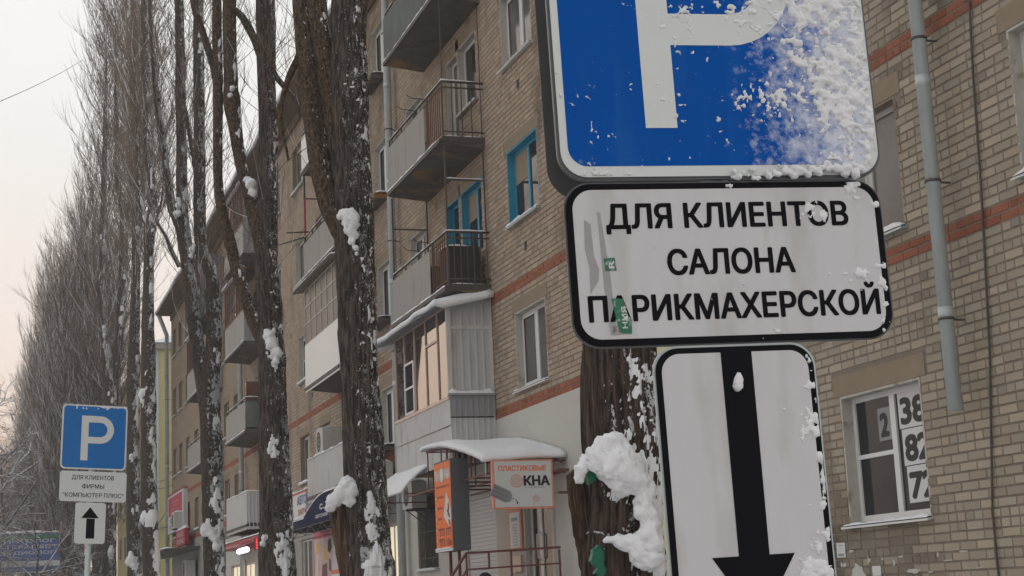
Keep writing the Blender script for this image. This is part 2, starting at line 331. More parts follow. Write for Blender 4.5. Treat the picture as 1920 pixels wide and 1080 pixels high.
# value noise on arrays ------------------------------------------------------
def _h(i, j, k):
    with np.errstate(over='ignore'):
        n = (i.astype(np.int64) * 374761393 + j.astype(np.int64) * 668265263 + k.astype(np.int64) * 2147483647) & 0xffffffff
        n = ((n ^ (n >> 13)) * 1274126177) & 0xffffffff
        n = n ^ (n >> 16)
    return (n & 0xffff) / 65535.0
def vnoise(x, y, z):
    xi, yi, zi = np.floor(x), np.floor(y), np.floor(z); fx, fy, fz = x - xi, y - yi, z - zi
    fx, fy, fz = [t * t * (3 - 2 * t) for t in (fx, fy, fz)]
    r = 0
    for a in (0, 1):
        for b in (0, 1):
            for c in (0, 1):
                r = r + _h(xi + a, yi + b, zi + c) * (fx if a else 1 - fx) * (fy if b else 1 - fy) * (fz if c else 1 - fz)
    return r
def fbm(x, y, z, o=3):
    r = 0; a = 0.5; s = 1.0; t = 0
    for _ in range(o): r = r + a * vnoise(x * s + 17.3 * _, y * s - 9.1 * _, z * s + 4.7 * _); t += a; a *= 0.5; s *= 2.03
    return r / t

# text ----------------------------------------------------------------------
_tc = {}
def text_geo(body, bold=0.0):
    key = (body, bold)
    if key in _tc: return _tc[key]
    c = bpy.data.curves.new('t', 'FONT'); c.body = body; c.resolution_u = 4; c.fill_mode = 'NONE'
    o = bpy.data.objects.new('t', c)
    me = o.to_mesh()
    pv = np.array([(p.co.x, p.co.y) for p in me.vertices]); ed = [tuple(e.vertices) for e in me.edges]
    A = pv[[e[0] for e in ed]]; B = pv[[e[1] for e in ed]]
    v, _e, tri, *_r = mgeo.delaunay_2d_cdt([Vector(p) for p in pv], ed, [], 0, 1e-7)
    v = np.array([(p.x, p.y) for p in v]); f = []
    for t_ in tri:                                        # keep the triangles inside the outline (non-zero winding)
        c_ = v[list(t_)].mean(0); cr_ = (A[:, 1] <= c_[1]) != (B[:, 1] <= c_[1])
        if not cr_.any(): continue
        a_, b_ = A[cr_], B[cr_]; xs_ = a_[:, 0] + (c_[1] - a_[:, 1]) / (b_[:, 1] - a_[:, 1]) * (b_[:, 0] - a_[:, 0])
        w_ = np.where(b_[:, 1] > a_[:, 1], 1, -1)[xs_ > c_[0]].sum()
        if w_ != 0: f.append(tuple(t_))
    o.to_mesh_clear(); bpy.data.objects.remove(o); bpy.data.curves.remove(c)
    _tc[key] = (v, f); return v, f
def text_to(mb, body, frame, cx, base, cap, width=None, bold=0.0, mi=0, align='c', shear=0.0):
    """frame(a, b) -> world point; cap = cap height; width = total width (None keeps proportions)"""
    v, f = text_geo(body, 0.0); cv, _ = text_geo('Н', 0.0)
    ch = cv[:, 1].max() - cv[:, 1].min(); b0 = cv[:, 1].min()
    x0, x1 = v[:, 0].min(), v[:, 0].max(); sz = cap / ch; sx = sz if width is None else width / (x1 - x0)
    off = {'c': cx - sx * (x0 + x1) / 2, 'l': cx - sx * x0, 'r': cx - sx * x1}[align]
    nrm = (Vector(frame(1, 0)) - Vector(frame(0, 0))).cross(Vector(frame(0, 1)) - Vector(frame(0, 0))).normalized()
    o = abs(bold) * cap * 1.5
    shifts = [(0, 0)] if bold == 0 else [(-o, 0), (o, 0), (0, -o * .7), (0, o * .7), (-o * .7, -o * .6), (o * .7, o * .6), (-o * .7, o * .6), (o * .7, -o * .6)]
    if width is not None and bold: sx *= max(.5, (width - 2 * o) / width); off = {'c': cx - sx * (x0 + x1) / 2, 'l': cx - sx * x0 + o, 'r': cx - sx * x1 - o}[align]
    for i, (dx, dz) in enumerate(shifts):
        mb.add([Vector(frame(off + sx * x + dx, base + (y - b0) * sz * (1 - (2 * o * .7 / cap if bold else 0)) + dz + (o * .7 if bold else 0))) + nrm * (1.5e-5 * i) for x, y in v], f, mi)

def rrect(x0, x1, z0, z1, r, n=6):
    p = []
    for cx, cz, a0 in ((x1 - r, z1 - r, 0), (x0 + r, z1 - r, 90), (x0 + r, z0 + r, 180), (x1 - r, z0 + r, 270)):
        for i in range(n + 1):
            a = R(a0 + 90 * i / n); p.append((cx + r * math.cos(a), cz + r * math.sin(a)))
    return p

# snow ----------------------------------------------------------------------
def snow_ridge(mb, pts, w, h, seg=0.06, mi=0, jit=0.35):
    """a bumpy bead of snow lying along a line (half ellipse, flat underside)"""
    pts = [Vector(p) for p in pts]; P = []
    for a, b in zip(pts[:-1], pts[1:]):
        n = max(1, int((b - a).length / seg))
        P += [a.lerp(b, i / n) for i in range(n)]
    P.append(pts[-1]); rows = []
    for i, p in enumerate(P):
        t = (P[min(i + 1, len(P) - 1)] - P[max(i - 1, 0)]); t.z = 0; t = t.normalized() if t.length > 1e-6 else Vector((0, 1, 0))
        s = Vector((-t.y, t.x, 0)); e = 0.25 if i in (0, len(P) - 1) else 1.0
        k = e * (1 - jit + 2 * jit * mnoise.noise(p * 5.3 + Vector((3.1, 0, 1))) + 0.15 * random.random())
        rows.append([p + s * (w * (0.6 + 0.4 * e) * math.cos(a)) + Vector((0, 0, max(0.15, k) * h * max(0, math.sin(a)) - (0.004 if math.sin(a) < 0.01 else 0)))
                     for a in (0, .5, 1.05, 1.57, 2.1, 2.64, 3.1416)])
    mb.grid([[tuple(q) for q in r] for r in rows], mi)

def snow_heap(name, groups, parent, res=0.03, amp=0.25, local=False):
    me_b = bpy.data.metaballs.new('snow_heap'); me_b.resolution = res; me_b.render_resolution = res; me_b.threshold = 0.6
    ob = bpy.data.objects.new('snow_heap', me_b); col.objects.link(ob)
    for g in groups:
        for x, y, z, r in g:
            e = me_b.elements.new(); e.co = (x, y, z); e.radius = r / 0.56
            for _ in range(5):
                q = Vector((random.gauss(0, 1), random.gauss(0, 1), random.gauss(0, 1))).normalized() * r * random.uniform(.6, 1.0)
                e = me_b.elements.new(); e.co = (x + q.x, y + abs(q.y) * .4, z + q.z); e.radius = r * random.uniform(.28, .5) / 0.56
    bpy.context.view_layer.update(); dg = bpy.context.evaluated_depsgraph_get()
    me = bpy.data.meshes.new_from_object(ob.evaluated_get(dg)); bpy.data.objects.remove(ob); bpy.data.metaballs.remove(me_b)
    n = len(me.vertices); V = np.zeros(n * 3); me.vertices.foreach_get('co', V); V = V.reshape(-1, 3)
    NN = np.zeros(n * 3); me.vertices.foreach_get('normal', NN); NN = NN.reshape(-1, 3)
    rm = float(np.median([b[3] for g in groups for b in g]))
    f1 = 1.15 / rm
    d = (fbm(V[:, 0] * f1, V[:, 1] * f1, V[:, 2] * f1, 3) - 0.5) * rm * amp * 5.0 + (fbm(V[:, 0] * f1 * 5, V[:, 1] * f1 * 5, V[:, 2] * f1 * 5, 3) - .5) * rm * .30
    V = V + NN * d[:, None]; me.vertices.foreach_set('co', V.ravel()); me.update()
    me.name = name; me.materials.clear(); me.materials.append(M['snow'])
    me.polygons.foreach_set('use_smooth', np.ones(len(me.polygons), bool))
    o = bpy.data.objects.new(name, me); col.objects.link(o); parent_to(o, parent, local); o['kind'] = 'stuff'
    return o
# ================================================================== SETTING
def ground_sheet(name, x0, x1, y0, y1, z, mat, n=(60, 60), amp=0.0):
    xs = np.linspace(x0, x1, n[0]); ys = np.linspace(y0, y1, n[1]); X, Y = np.meshgrid(xs, ys, indexing='ij')
    Z = z + amp * (fbm(X * 0.35, Y * 0.35, X * 0 + 2, 4) - 0.5)
    V = np.stack([X, Y, Z], -1).reshape(-1, 3); b = n[1]
    i, j = np.meshgrid(np.arange(n[0] - 1), np.arange(n[1] - 1), indexing='ij'); q = (i * b + j).ravel()
    o = np_mesh(name, V, np.stack([q, q + b, q + b + 1, q + 1], -1), mat); o['kind'] = 'structure'; return o
ground_sheet('ground', -290, 290, -110, 490, -0.02, M['ground_snow'], (8, 8))
ground_sheet('road', -9.5, 0.55, -60, 480, 0.0, M['road'], (14, 90), 0.02)
ground_sheet('pavement', 0.75, 8.3, -30, 160, 0.06, M['ground_snow'], (40, 200), 0.10)
kb = MB()
for i in range(120): kb.box(0.58, 0.73, -20 + i * 1.0, -20 + i * 1.0 + 0.985, -0.05, 0.13)
kb.build('kerb', M['kerb'])['kind'] = 'structure'

# ================================================================== THE BRICK BUILDING
bld = thing('apartment_building', 'long five storey tan brick apartment block with red brick bands, balconies and shops', 'apartment building', (D, 40, 0))
S0, S1, ZT = 6.5, 76.0, 15.35
FL = [2.22, 5.02, 7.83, 10.63, 13.42]
openings = []          # (s0, s1, z0, z1)
wins = []              # deferred window builds
def win(s0, s1, k, lay='2', frame='pvc', rev='reveal', pane='pane', sill='metal', h=1.28, z0=None, trans=None, lintel=True, extra=None):
    z0 = FL[k - 1] + 0.02 if z0 is None else z0
    openings.append((s0, s1, z0, z0 + h)); wins.append((s0, s1, z0, z0 + h, lay, frame, rev, pane, sill, trans, lintel, extra))
# near end of the block
for k in (1, 2, 3, 4, 5): win(9.7, 11.15, k, pane='pane', sill='snowy')
win(13.06, 14.52, 1, 'R', 'pvc', 'reveal', 'pane', 'white', trans=0.52, extra='numbers')
for k in (2, 3, 4, 5): win(13.04, 14.5, k, '2', 'oldwhite', 'reveal_dark', 'pane_grey', 'snowy')
for k in (2, 3, 4, 5): win(18.3, 19.75, k)
# column beside the first balconies
win(23.43, 24.93, 2, '2', 'pvc', 'reveal', 'pane_grey', 'white')
win(23.45, 24.97, 3, '2', 'blue_paint', 'blue_paint', 'pane', 'snowy', extra='blind')
win(23.43, 24.98, 4, '2', 'pvc', 'reveal', 'pane_grey', 'white')
win(23.43, 24.98, 5, '2', 'pvc', 'reveal', 'pane_grey', 'white')
# balcony doors with windows
win(26.5, 27.75, 3, '2', 'blue_paint', 'blue_paint', 'pane', 'none', extra='blind')
win(27.95, 28.75, 3, '1', 'blue_paint', 'blue_paint', 'pane', 'none', h=2.0, z0=7.12)
win(26.5, 27.6, 4, '1', 'pvc', 'reveal', 'pane', 'white'); win(27.68, 28.4, 4, '1', 'pvc', 'reveal', 'pane_grey', 'none', h=2.0, z0=9.9)
win(26.5, 27.6, 5, '1', 'pvc', 'reveal', 'pane', 'white'); win(27.68, 28.4, 5, '1', 'pvc', 'reveal', 'pane_grey', 'none', h=2.0, z0=12.7)
for k in (3, 4, 5): win(30.35, 31.55, k, '2', 'oldwhite', 'reveal', 'pane_grey', 'white')
for k in (2, 3, 4, 5): win(33.35, 34.5, k, '2', 'pvc', 'reveal', 'pane', 'box')
for k in (3, 4, 5):
    win(36.2, 37.5, k, '2', 'oldwhite', 'reveal_dark', 'pane'); win(37.6, 38.3, k, '1', 'oldwhite', 'reveal_dark', 'pane', 'none', h=2.0, z0=FL[k - 1] - .7)
win(40.1, 41.3, 2, '2', 'oldwhite', 'reveal_dark', 'pane')
for k in (3, 4, 5): win(40.1, 41.3, k, '2', 'oldwhite', 'reveal_dark', 'pane')
win(42.85, 44.15, 2, '2', 'oldwhite', 'reveal_dark', 'pane_grey', 'snowy')
win(42.85, 44.1, 3, '2', 'pvc', 'reveal', 'pane', 'snowy', trans=0.5)
win(42.85, 44.3, 4, '2', 'oldwhite', 'reveal', 'pane_grey', 'snowy')
win(42.85, 44.5, 5, '2', 'oldwhite', 'reveal_dark', 'pane_grey', 'snowy')
for k in (2, 3, 4, 5): win(46.6, 47.9, k, '2', 'pvc', 'reveal', 'pane_grey', 'snowy')
for k in (3, 4, 5):
    win(49.6, 50.9, k, '2', 'pvc', 'reveal', 'pane'); win(51.0, 51.7, k, '1', 'pvc', 'reveal', 'pane_grey', 'none', h=2.0, z0=FL[k - 1] - .7)
for k in (2, 3, 4, 5):
    for s in (55.2, 57.6, 66.3, 69.2, 71.7, 74.0): win(s, s + 1.3, k, '2', 'oldwhite', 'reveal_dark', 'pane', 'snowy', lintel=s < 60)
for k in (3, 4, 5): win(60.0, 61.3, k, '2', 'oldwhite', 'reveal_dark', 'pane', 'none')
# ground floor openings (shops)
GF = [(23.62, 24.75, 1.37, 3.42, 'door'), (26.45, 28.2, 1.75, 3.42, 'shutter'), (30.2, 31.7, 2.3, 3.75, 'barred'), (33.1, 34.9, 1.0, 3.35, 'shopglow'),
      (39.0, 42.3, 1.1, 3.72, 'poster'), (42.75, 44.2, 0.25, 3.5, 'door2'), (52.3, 54.4, 0.3, 3.2, 'door3'), (55.0, 57.5, 0.4, 3.2, 'glass3'), (62, 65, 1.0, 3.2, 'glass3'), (70, 73, 1.0, 3.0, 'glass3')]
for g in GF: openings.append(g[:4])

# wall core: a sheet with the openings left out
ss = sorted({S0, S1, 33.0, 19.3, 15.35, 46.0} | {v for o in openings for v in o[:2]}); zz = sorted({0.0, ZT, 4.70} | {v for o in openings for v in o[2:4]})
core = MB(); 
for i in range(len(ss) - 1):
    for j in range(len(zz) - 1):
        a, b, c, d = ss[i], ss[i + 1], zz[j], zz[j + 1]; m, n_ = (a + b) / 2, (c + d) / 2
        if any(o[0] < m < o[1] and o[2] < n_ < o[3] for o in openings): continue
        core.add([(D + 0.006, a, c), (D + 0.006, b, c), (D + 0.006, b, d), (D + 0.006, a, d)], [(0, 3, 2, 1)])
core.box(D + 0.6, D + 12, S0, S1, 0, ZT)                                  # the body of the block behind the facade
core.add([(D + .01, S1, 0), (D + .6, S1, 0), (D + .6, S1, ZT), (D + .01, S1, ZT), (D + .01, S0, 0), (D + .6, S0, 0), (D + .6, S0, ZT), (D + .01, S0, ZT)], [(0, 1, 2, 3), (7, 6, 5, 4)])
core.build('wall', M['mortar'], bld)

# bricks ---------------------------------------------------------------------
PITCH, BH, JN = 0.0878, 0.0735, 0.0145
Z0 = 4.70
lint = [(w[0] - .14, w[1] + .14, w[3], w[3] + .25) for w in wins if w[10]]
patches = [(12.2, 15.0, 1.95, 2.22)]
def plastered(s, z): return z < 4.70 and (15.35 < s)
rows_lo = int(math.floor((0.35 - Z0) / PITCH)); rows_hi = int((ZT - Z0) / PITCH) - 1
blk = []      # s0, s1, z0, kind(0 tan,1 red), tint
GEO_END = 56.0
rr = random.Random(5)
for r in range(rows_lo, rows_hi):
    z = Z0 + r * PITCH; zc = z + BH / 2
    red = r in (0, 1, 23, 24)
    cuts = sorted([(o[0], o[1]) for o in openings if o[2] - .02 < zc < o[3] + .02] + [(l[0], l[1]) for l in lint if l[2] - .01 < zc < l[3] + .01])
    if z < 4.69: cuts.append((17.8, 99))
    cuts.sort()
    segs = []; cur = S0
    for a, b in cuts:
        if a > cur: segs.append((cur, a))
        cur = max(cur, b)
    if cur < GEO_END: segs.append((cur, GEO_END))
    for a, b in segs:
        b = min(b, GEO_END)
        if b - a < 0.03: continue
        pat = r % 2; p = a - ((r * 0.1317) % 0.26); q = rr.randrange(4); run = 0
        while p < b:
            if run <= 0: run = rr.randint(2, 7); hd = rr.random() < (.72 if pat else .12)
            Ln = .118 if hd else .25; run -= 1
            q += 1
            s0, s1 = max(p, a), min(p + Ln, b); p += Ln + JN
            if s1 - s0 < 0.035: continue
            t = 1 + 0.085 * rr.gauss(0, 1)
            t = min(1.2, max(0.78, t)); w = rr.uniform(-.03, .03)
            pale = max(0, min(1, (20 - (s0)) / 5))              # brick tint loses red towards the near end of the block
            if 13.2 < s0 < 15.3 and z < 2.16 and fbm(np.array([s0 * 1.3]), np.array([z * 2.2]), np.array([3.0]), 2)[0] > .33: t *= .66   # smeared, repaired patch below the window
            blk.append((s0, s1, z, 1 if red else 0, t * (1 + w - .10 * pale), t * (1 - .02 * pale), t * (1 - w + .01 * pale)))
blk = np.array(blk)
yaw_c, pit_c, rol_c = 0.326693, 0.192592, -0.046029
ax_r, ax_u, ax_f = [np.array(v) for v in cam_axes(yaw_c, pit_c, rol_c)]
C = np.stack([np.full(len(blk), D), (blk[:, 0] + blk[:, 1]) / 2, blk[:, 2] + BH / 2 - 1.65], -1)
dep = C @ ax_f; px = 960 + 2975.8 * (C @ ax_r) / dep; py = 540 - 2975.8 * (C @ ax_u) / dep
area = (blk[:, 1] - blk[:, 0]) / dep ** 2 * (C[:, 0] / np.linalg.norm(C, axis=1))
vis = (px > 1665) & (px < 1915) & (py > 5) & (py < 1075) & (dep > 0)
order = np.argsort(-np.where(vis, area, -1)); single = set(order[:300].tolist())
jx = rng.uniform(-.0035, .003, len(blk)); jz = rng.uniform(-.002, .002, len(blk))
def brick_mesh(name, sel):
    b = blk[sel]; n = len(b); x0 = D + jx[sel]; x1 = D + 0.012; c = 0.004
    a0, a1, z0, z1 = b[:, 0], b[:, 1], b[:, 2] + jz[sel], b[:, 2] + BH - jz[sel] * .5
    st = lambda x, y, z: np.stack([np.broadcast_to(x, n), y, z], -1)
    V = np.stack([st(x0, a0 + c, z0 + c), st(x0, a1 - c, z0 + c), st(x0, a1 - c, z1 - c), st(x0, a0 + c, z1 - c),
                  st(x1, a0, z0), st(x1, a1, z0), st(x1, a1, z1), st(x1, a0, z1)], 1).reshape(-1, 3)
    fq = np.array([(0, 3, 2, 1), (0, 1, 5, 4), (1, 2, 6, 5), (2, 3, 7, 6), (3, 0, 4, 7)])
    F = (np.arange(n)[:, None, None] * 8 + fq[None]).reshape(-1, 4)
    T = np.repeat(np.concatenate([b[:, 4:7], np.ones((n, 1))], 1), 5, 0)
    return V, F, T
rest = np.array([i not in single for i in range(len(blk))])
for kind, nm, mt in ((0, 'brickwork', 'brick'), (1, 'red_band_brickwork', 'red_brick')):
    V, F, T = brick_mesh(nm, np.where(rest & (blk[:, 3] == kind))[0])
    np_mesh(nm, V, F, M[mt], bld, smooth=False, tint=T, kind='stuff')
# the nearest 300 bricks, one object each, sharing a few meshes
cache = {}
for i in sorted(single):
    b = blk[i]; ln = round(b[1] - b[0], 2); key = (ln, int(b[3]), i % 9, b[5] < .75)
    if key not in cache:
        mb = MB(); c = .004; h = BH
        mb.add([(jx[i], c, c), (jx[i], ln - c, c), (jx[i], ln - c, h - c), (jx[i], c, h - c), (.012, 0, 0), (.012, ln, 0), (.012, ln, h), (.012, 0, h)],
               [(0, 3, 2, 1), (0, 1, 5, 4), (1, 2, 6, 5), (2, 3, 7, 6), (3, 0, 4, 7)], 0, (b[4], b[5], b[6]))
        o = mb.build('red_brick' if b[3] else 'brick', M['red_brick'] if b[3] else M['brick'], fix=False); cache[key] = o.data
    else:
        o = bpy.data.objects.new('red_brick' if b[3] else 'brick', cache[key]); col.objects.link(o)
    o.parent = bld; o.matrix_parent_inverse = WM[bld.name].inverted(); o.location = (D, b[0], b[2] + jz[i])
# beyond the built bricks: flat skin with a brick pattern
def brick_skin():
    m = bpy.data.materials.new('far_brickwork'); m.use_nodes = True; n = m.node_tree.nodes; l = m.node_tree.links; b = n['Principled BSDF']
    tc = n.new('ShaderNodeTexCoord'); mp = n.new('ShaderNodeMapping'); mp.inputs['Rotation'].default_value = (0, R(90), R(90))
    sx = n.new('ShaderNodeSeparateXYZ'); cx = n.new('ShaderNodeCombineXYZ'); l.new(tc.outputs['Object'], sx.inputs[0]); l.new(sx.outputs['Y'], cx.inputs['X']); l.new(sx.outputs['Z'], cx.inputs['Y'])
    br = n.new('ShaderNodeTexBrick'); l.new(cx.outputs[0], br.inputs['Vector']); br.inputs['Scale'].default_value = 1
    br.inputs['Brick Width'].default_value = .26; br.inputs['Row Height'].default_value = PITCH; br.inputs['Mortar Size'].default_value = .006
    br.inputs['Color1'].default_value = (.37, .285, .205, 1); br.inputs['Color2'].default_value = (.29, .22, .16, 1); br.inputs['Mortar'].default_value = (.165, .135, .105, 1)
    l.new(br.outputs['Color'], b.inputs['Base Color']); b.inputs['Roughness'].default_value = .95
    bp = n.new('ShaderNodeBump'); bp.invert = True; bp.inputs['Distance'].default_value = .01; l.new(br.outputs['Fac'], bp.inputs['Height']); l.new(bp.outputs[0], b.inputs['Normal'])
    return m
far = MB(); ss = sorted({GEO_END, S1} | {v for o in openings for v in o[:2] if v > GEO_END})
for i in range(len(ss) - 1):
    for j in range(len(zz) - 1):
        a, b, c, d = ss[i], ss[i + 1], max(4.7, zz[j]), zz[j + 1]; mm, nn = (a + b) / 2, (c + d) / 2
        if d <= 4.7 or any(o[0] < mm < o[1] and o[2] < nn < o[3] for o in openings): continue
        far.add([(D, a, c), (D, b, c), (D, b, d), (D, a, d)], [(0, 3, 2, 1)])
far.build('far_brickwork', brick_skin(), bld)
fb = MB()
for zb in (4.70, 6.72): fb.box(D - .004, D, GEO_END, S1 - .01, zb, zb + .165, 0, .98)
fb.build('red_band_brickwork', M['red_brick'], bld)

# plaster over the ground floor ------------------------------------------------
def plaster(name, mat, s0, s1, z1, x=D - 0.004):
    mb = MB(); os_ = [o for o in openings if o[1] > s0 and o[0] < s1 and o[2] < z1]
    a_ = sorted({s0, s1} | {min(max(v, s0), s1) for o in os_ for v in o[:2]}); b_ = sorted({0.0, z1} | {min(v, z1) for o in os_ for v in o[2:4]})
    for i in range(len(a_) - 1):
        for j in range(len(b_) - 1):
            m, n_ = (a_[i] + a_[i + 1]) / 2, (b_[j] + b_[j + 1]) / 2
            if any(o[0] < m < o[1] and o[2] < n_ < o[3] for o in os_): continue
            mb.box(x, D + .009, a_[i], a_[i + 1], b_[j], b_[j + 1])
    mb.build(name, M[mat], bld)
plaster('shop_front_plaster', 'plaster', 19.3, 32.9, 4.695)
plaster('cream_plaster', 'cream', 17.8, 19.295, 4.98, D - .008)
plaster('shop_front_plaster', 'grey_plaster', 32.905, 45.95, 4.2)
plaster('shop_front_plaster', 'plaster', 45.955, 58.95, 4.2)
plaster('shop_front_plaster', 'grey_plaster', 58.955, 75.95, 4.68)
trm = MB(); trm.box(D - .045, D - .006, 23.42, 23.5, 0.6, 3.75); trm.box(D - .04, D - .006, 24.8, 24.86, 1.3, 3.45); trm.build('door_trim', M['oldwhite'], bld)

# windows ----------------------------------------------------------------------
FR = 0.055
def build_window(w):
    s0, s1, z0, z1, lay, frame, rev, pane, sill, trans, lintel, extra = w
    near = s0 < 46
    xf = D + 0.125; m = MB()
    fr = FR if near else .06
    m.box(xf, xf + .06, s0, s0 + fr, z0, z1); m.box(xf, xf + .06, s1 - fr, s1, z0, z1)
    m.box(xf, xf + .06, s0 + fr, s1 - fr, z0, z0 + fr * 1.25); m.box(xf, xf + .06, s0 + fr, s1 - fr, z1 - fr, z1)
    bays = []
    if lay in '2R':
        mid = (s0 + s1) / 2 if lay == '2' else s0 + (s1 - s0) * .475
        m.box(xf - .004, xf + .056, mid - .045, mid + .045, z0 + fr * 1.25, z1 - fr); bays = [(s0 + fr, mid - .045), (mid + .045, s1 - fr)]
    else: bays = [(s0 + fr, s1 - fr)]
    if trans and lay in '2R':
        b = bays[1]; tz = z0 + (z1 - z0) * trans; m.box(xf + .002, xf + .05, b[0], b[1], tz - .022, tz + .022)
    if near and lay == '2' and frame in ('pvc', 'oldwhite'):          # an opening sash inside the frame
        b = bays[1]; g = .035
        for q in ((b[0], b[0] + g, z0 + .07, z1 - fr), (b[1] - g, b[1], z0 + .07, z1 - fr)): m.box(xf - .012, xf - .001, *q)
        for q in ((b[0] + g, b[1] - g, z0 + .07, z0 + .07 + g), (b[0] + g, b[1] - g, z1 - fr - g, z1 - fr)): m.box(xf - .012, xf - .001, *q)
    wo_ = m.build('window', M[frame], bld)
    for a, b in bays:
        p = MB(); p.box(xf + .018, xf + .026, a, b, z0 + fr * 1.25, z1 - fr); p.build('pane', M[pane], wo_)
    rv = MB(); t = .025
    rv.box(D + .002, xf + .08, s1, s1 + t, z0 - t, z1 + t); rv.box(D + .002, xf + .08, s0 - t, s0, z0 - t, z1 + t)
    rv.box(D + .002, xf + .08, s0, s1, z1, z1 + t); rv.box(D + .0125, xf + .08, s0, s1, z0 - t, z0)
    rv.build('reveal', M[rev], wo_)
    if lintel:
        lb = MB(); lb.box(D - .003, D + .0095, s0 - .135, s1 + .135, z1 + .027, z1 + .245); lb.build('lintel', M['lintel'], wo_)
    if sill != 'none':
        sb = MB(); o_ = .30 if sill == 'box' else .085
        sb.hull8([(D - o_, s0 - .07, z0 - .055), (D - o_, s1 + .07, z0 - .055), (xf, s1 - .001, z0 - .022), (xf, s0 + .001, z0 - .022)],
                 [(D - o_, s0 - .07, z0 - .035), (D - o_, s1 + .07, z0 - .035), (xf, s1 - .001, z0 + .004), (xf, s0 + .001, z0 + .004)])
        sb.build('sill', M['galv' if sill == 'snowy' else 'pvc' if sill == 'white' else 'concrete'], wo_)
        sn = MB(); snow_ridge(sn, [(D - o_ * .45, s0 - .05, z0 - .02), (D - o_ * .45, s1 + .05, z0 - .02)], .05 if sill != 'box' else .14, .03 if sill == 'white' else .06)
        sn.build('sill_snow', M['snow'], wo_)
        if sill == 'box':
            bx = MB(); bx.box(D - .31, D - .006, s0 - .05, s1 + .05, z0 - .15, z0 - .056); bx.build('planter_shelf', M['concrete'], wo_)
    if extra == 'blind':
        bl = MB()
        for a, b in bays[-1:]: bl.box(xf + .010, xf + .0175, a, b, z0 + (z1 - z0) * .56, z1 - fr)
        bl.build('blind', M['lintel'], wo_)
    if extra == 'numbers':
        fy = lambda x: (lambda a, b: (x, a, b))
        f2 = lambda x: (lambda a, b: (x, 20 - a, b))      # text runs towards the camera (decreasing s)
        xs = xf + .006
        for body, a0, a1, c0, c1, mt in (('38', 12.86, 13.66, 3.11, 3.47, 'paper'), ('82', 12.80, 13.63, 2.745, 3.10, 'paper'), ('72', 12.76, 13.60, 2.38, 2.735, 'paper'), ('2', 13.80, 14.05, 3.03, 3.36, 'grey_print')):
            a0 = max(a0, s0 + .06)
            q = MB(); q.box(xs, xs + .003, a0, a1, c0, c1)
            text_to(q, body, f2(xs - .001), 20 - a1 + .03, c0 + .035, (c1 - c0) * .78, .46 if len(body) == 2 else .17, .05, 1, 'l')
            q.build('number_sheet', [M[mt], M['black']], wo_, fix=False)
for w in wins: build_window(w)

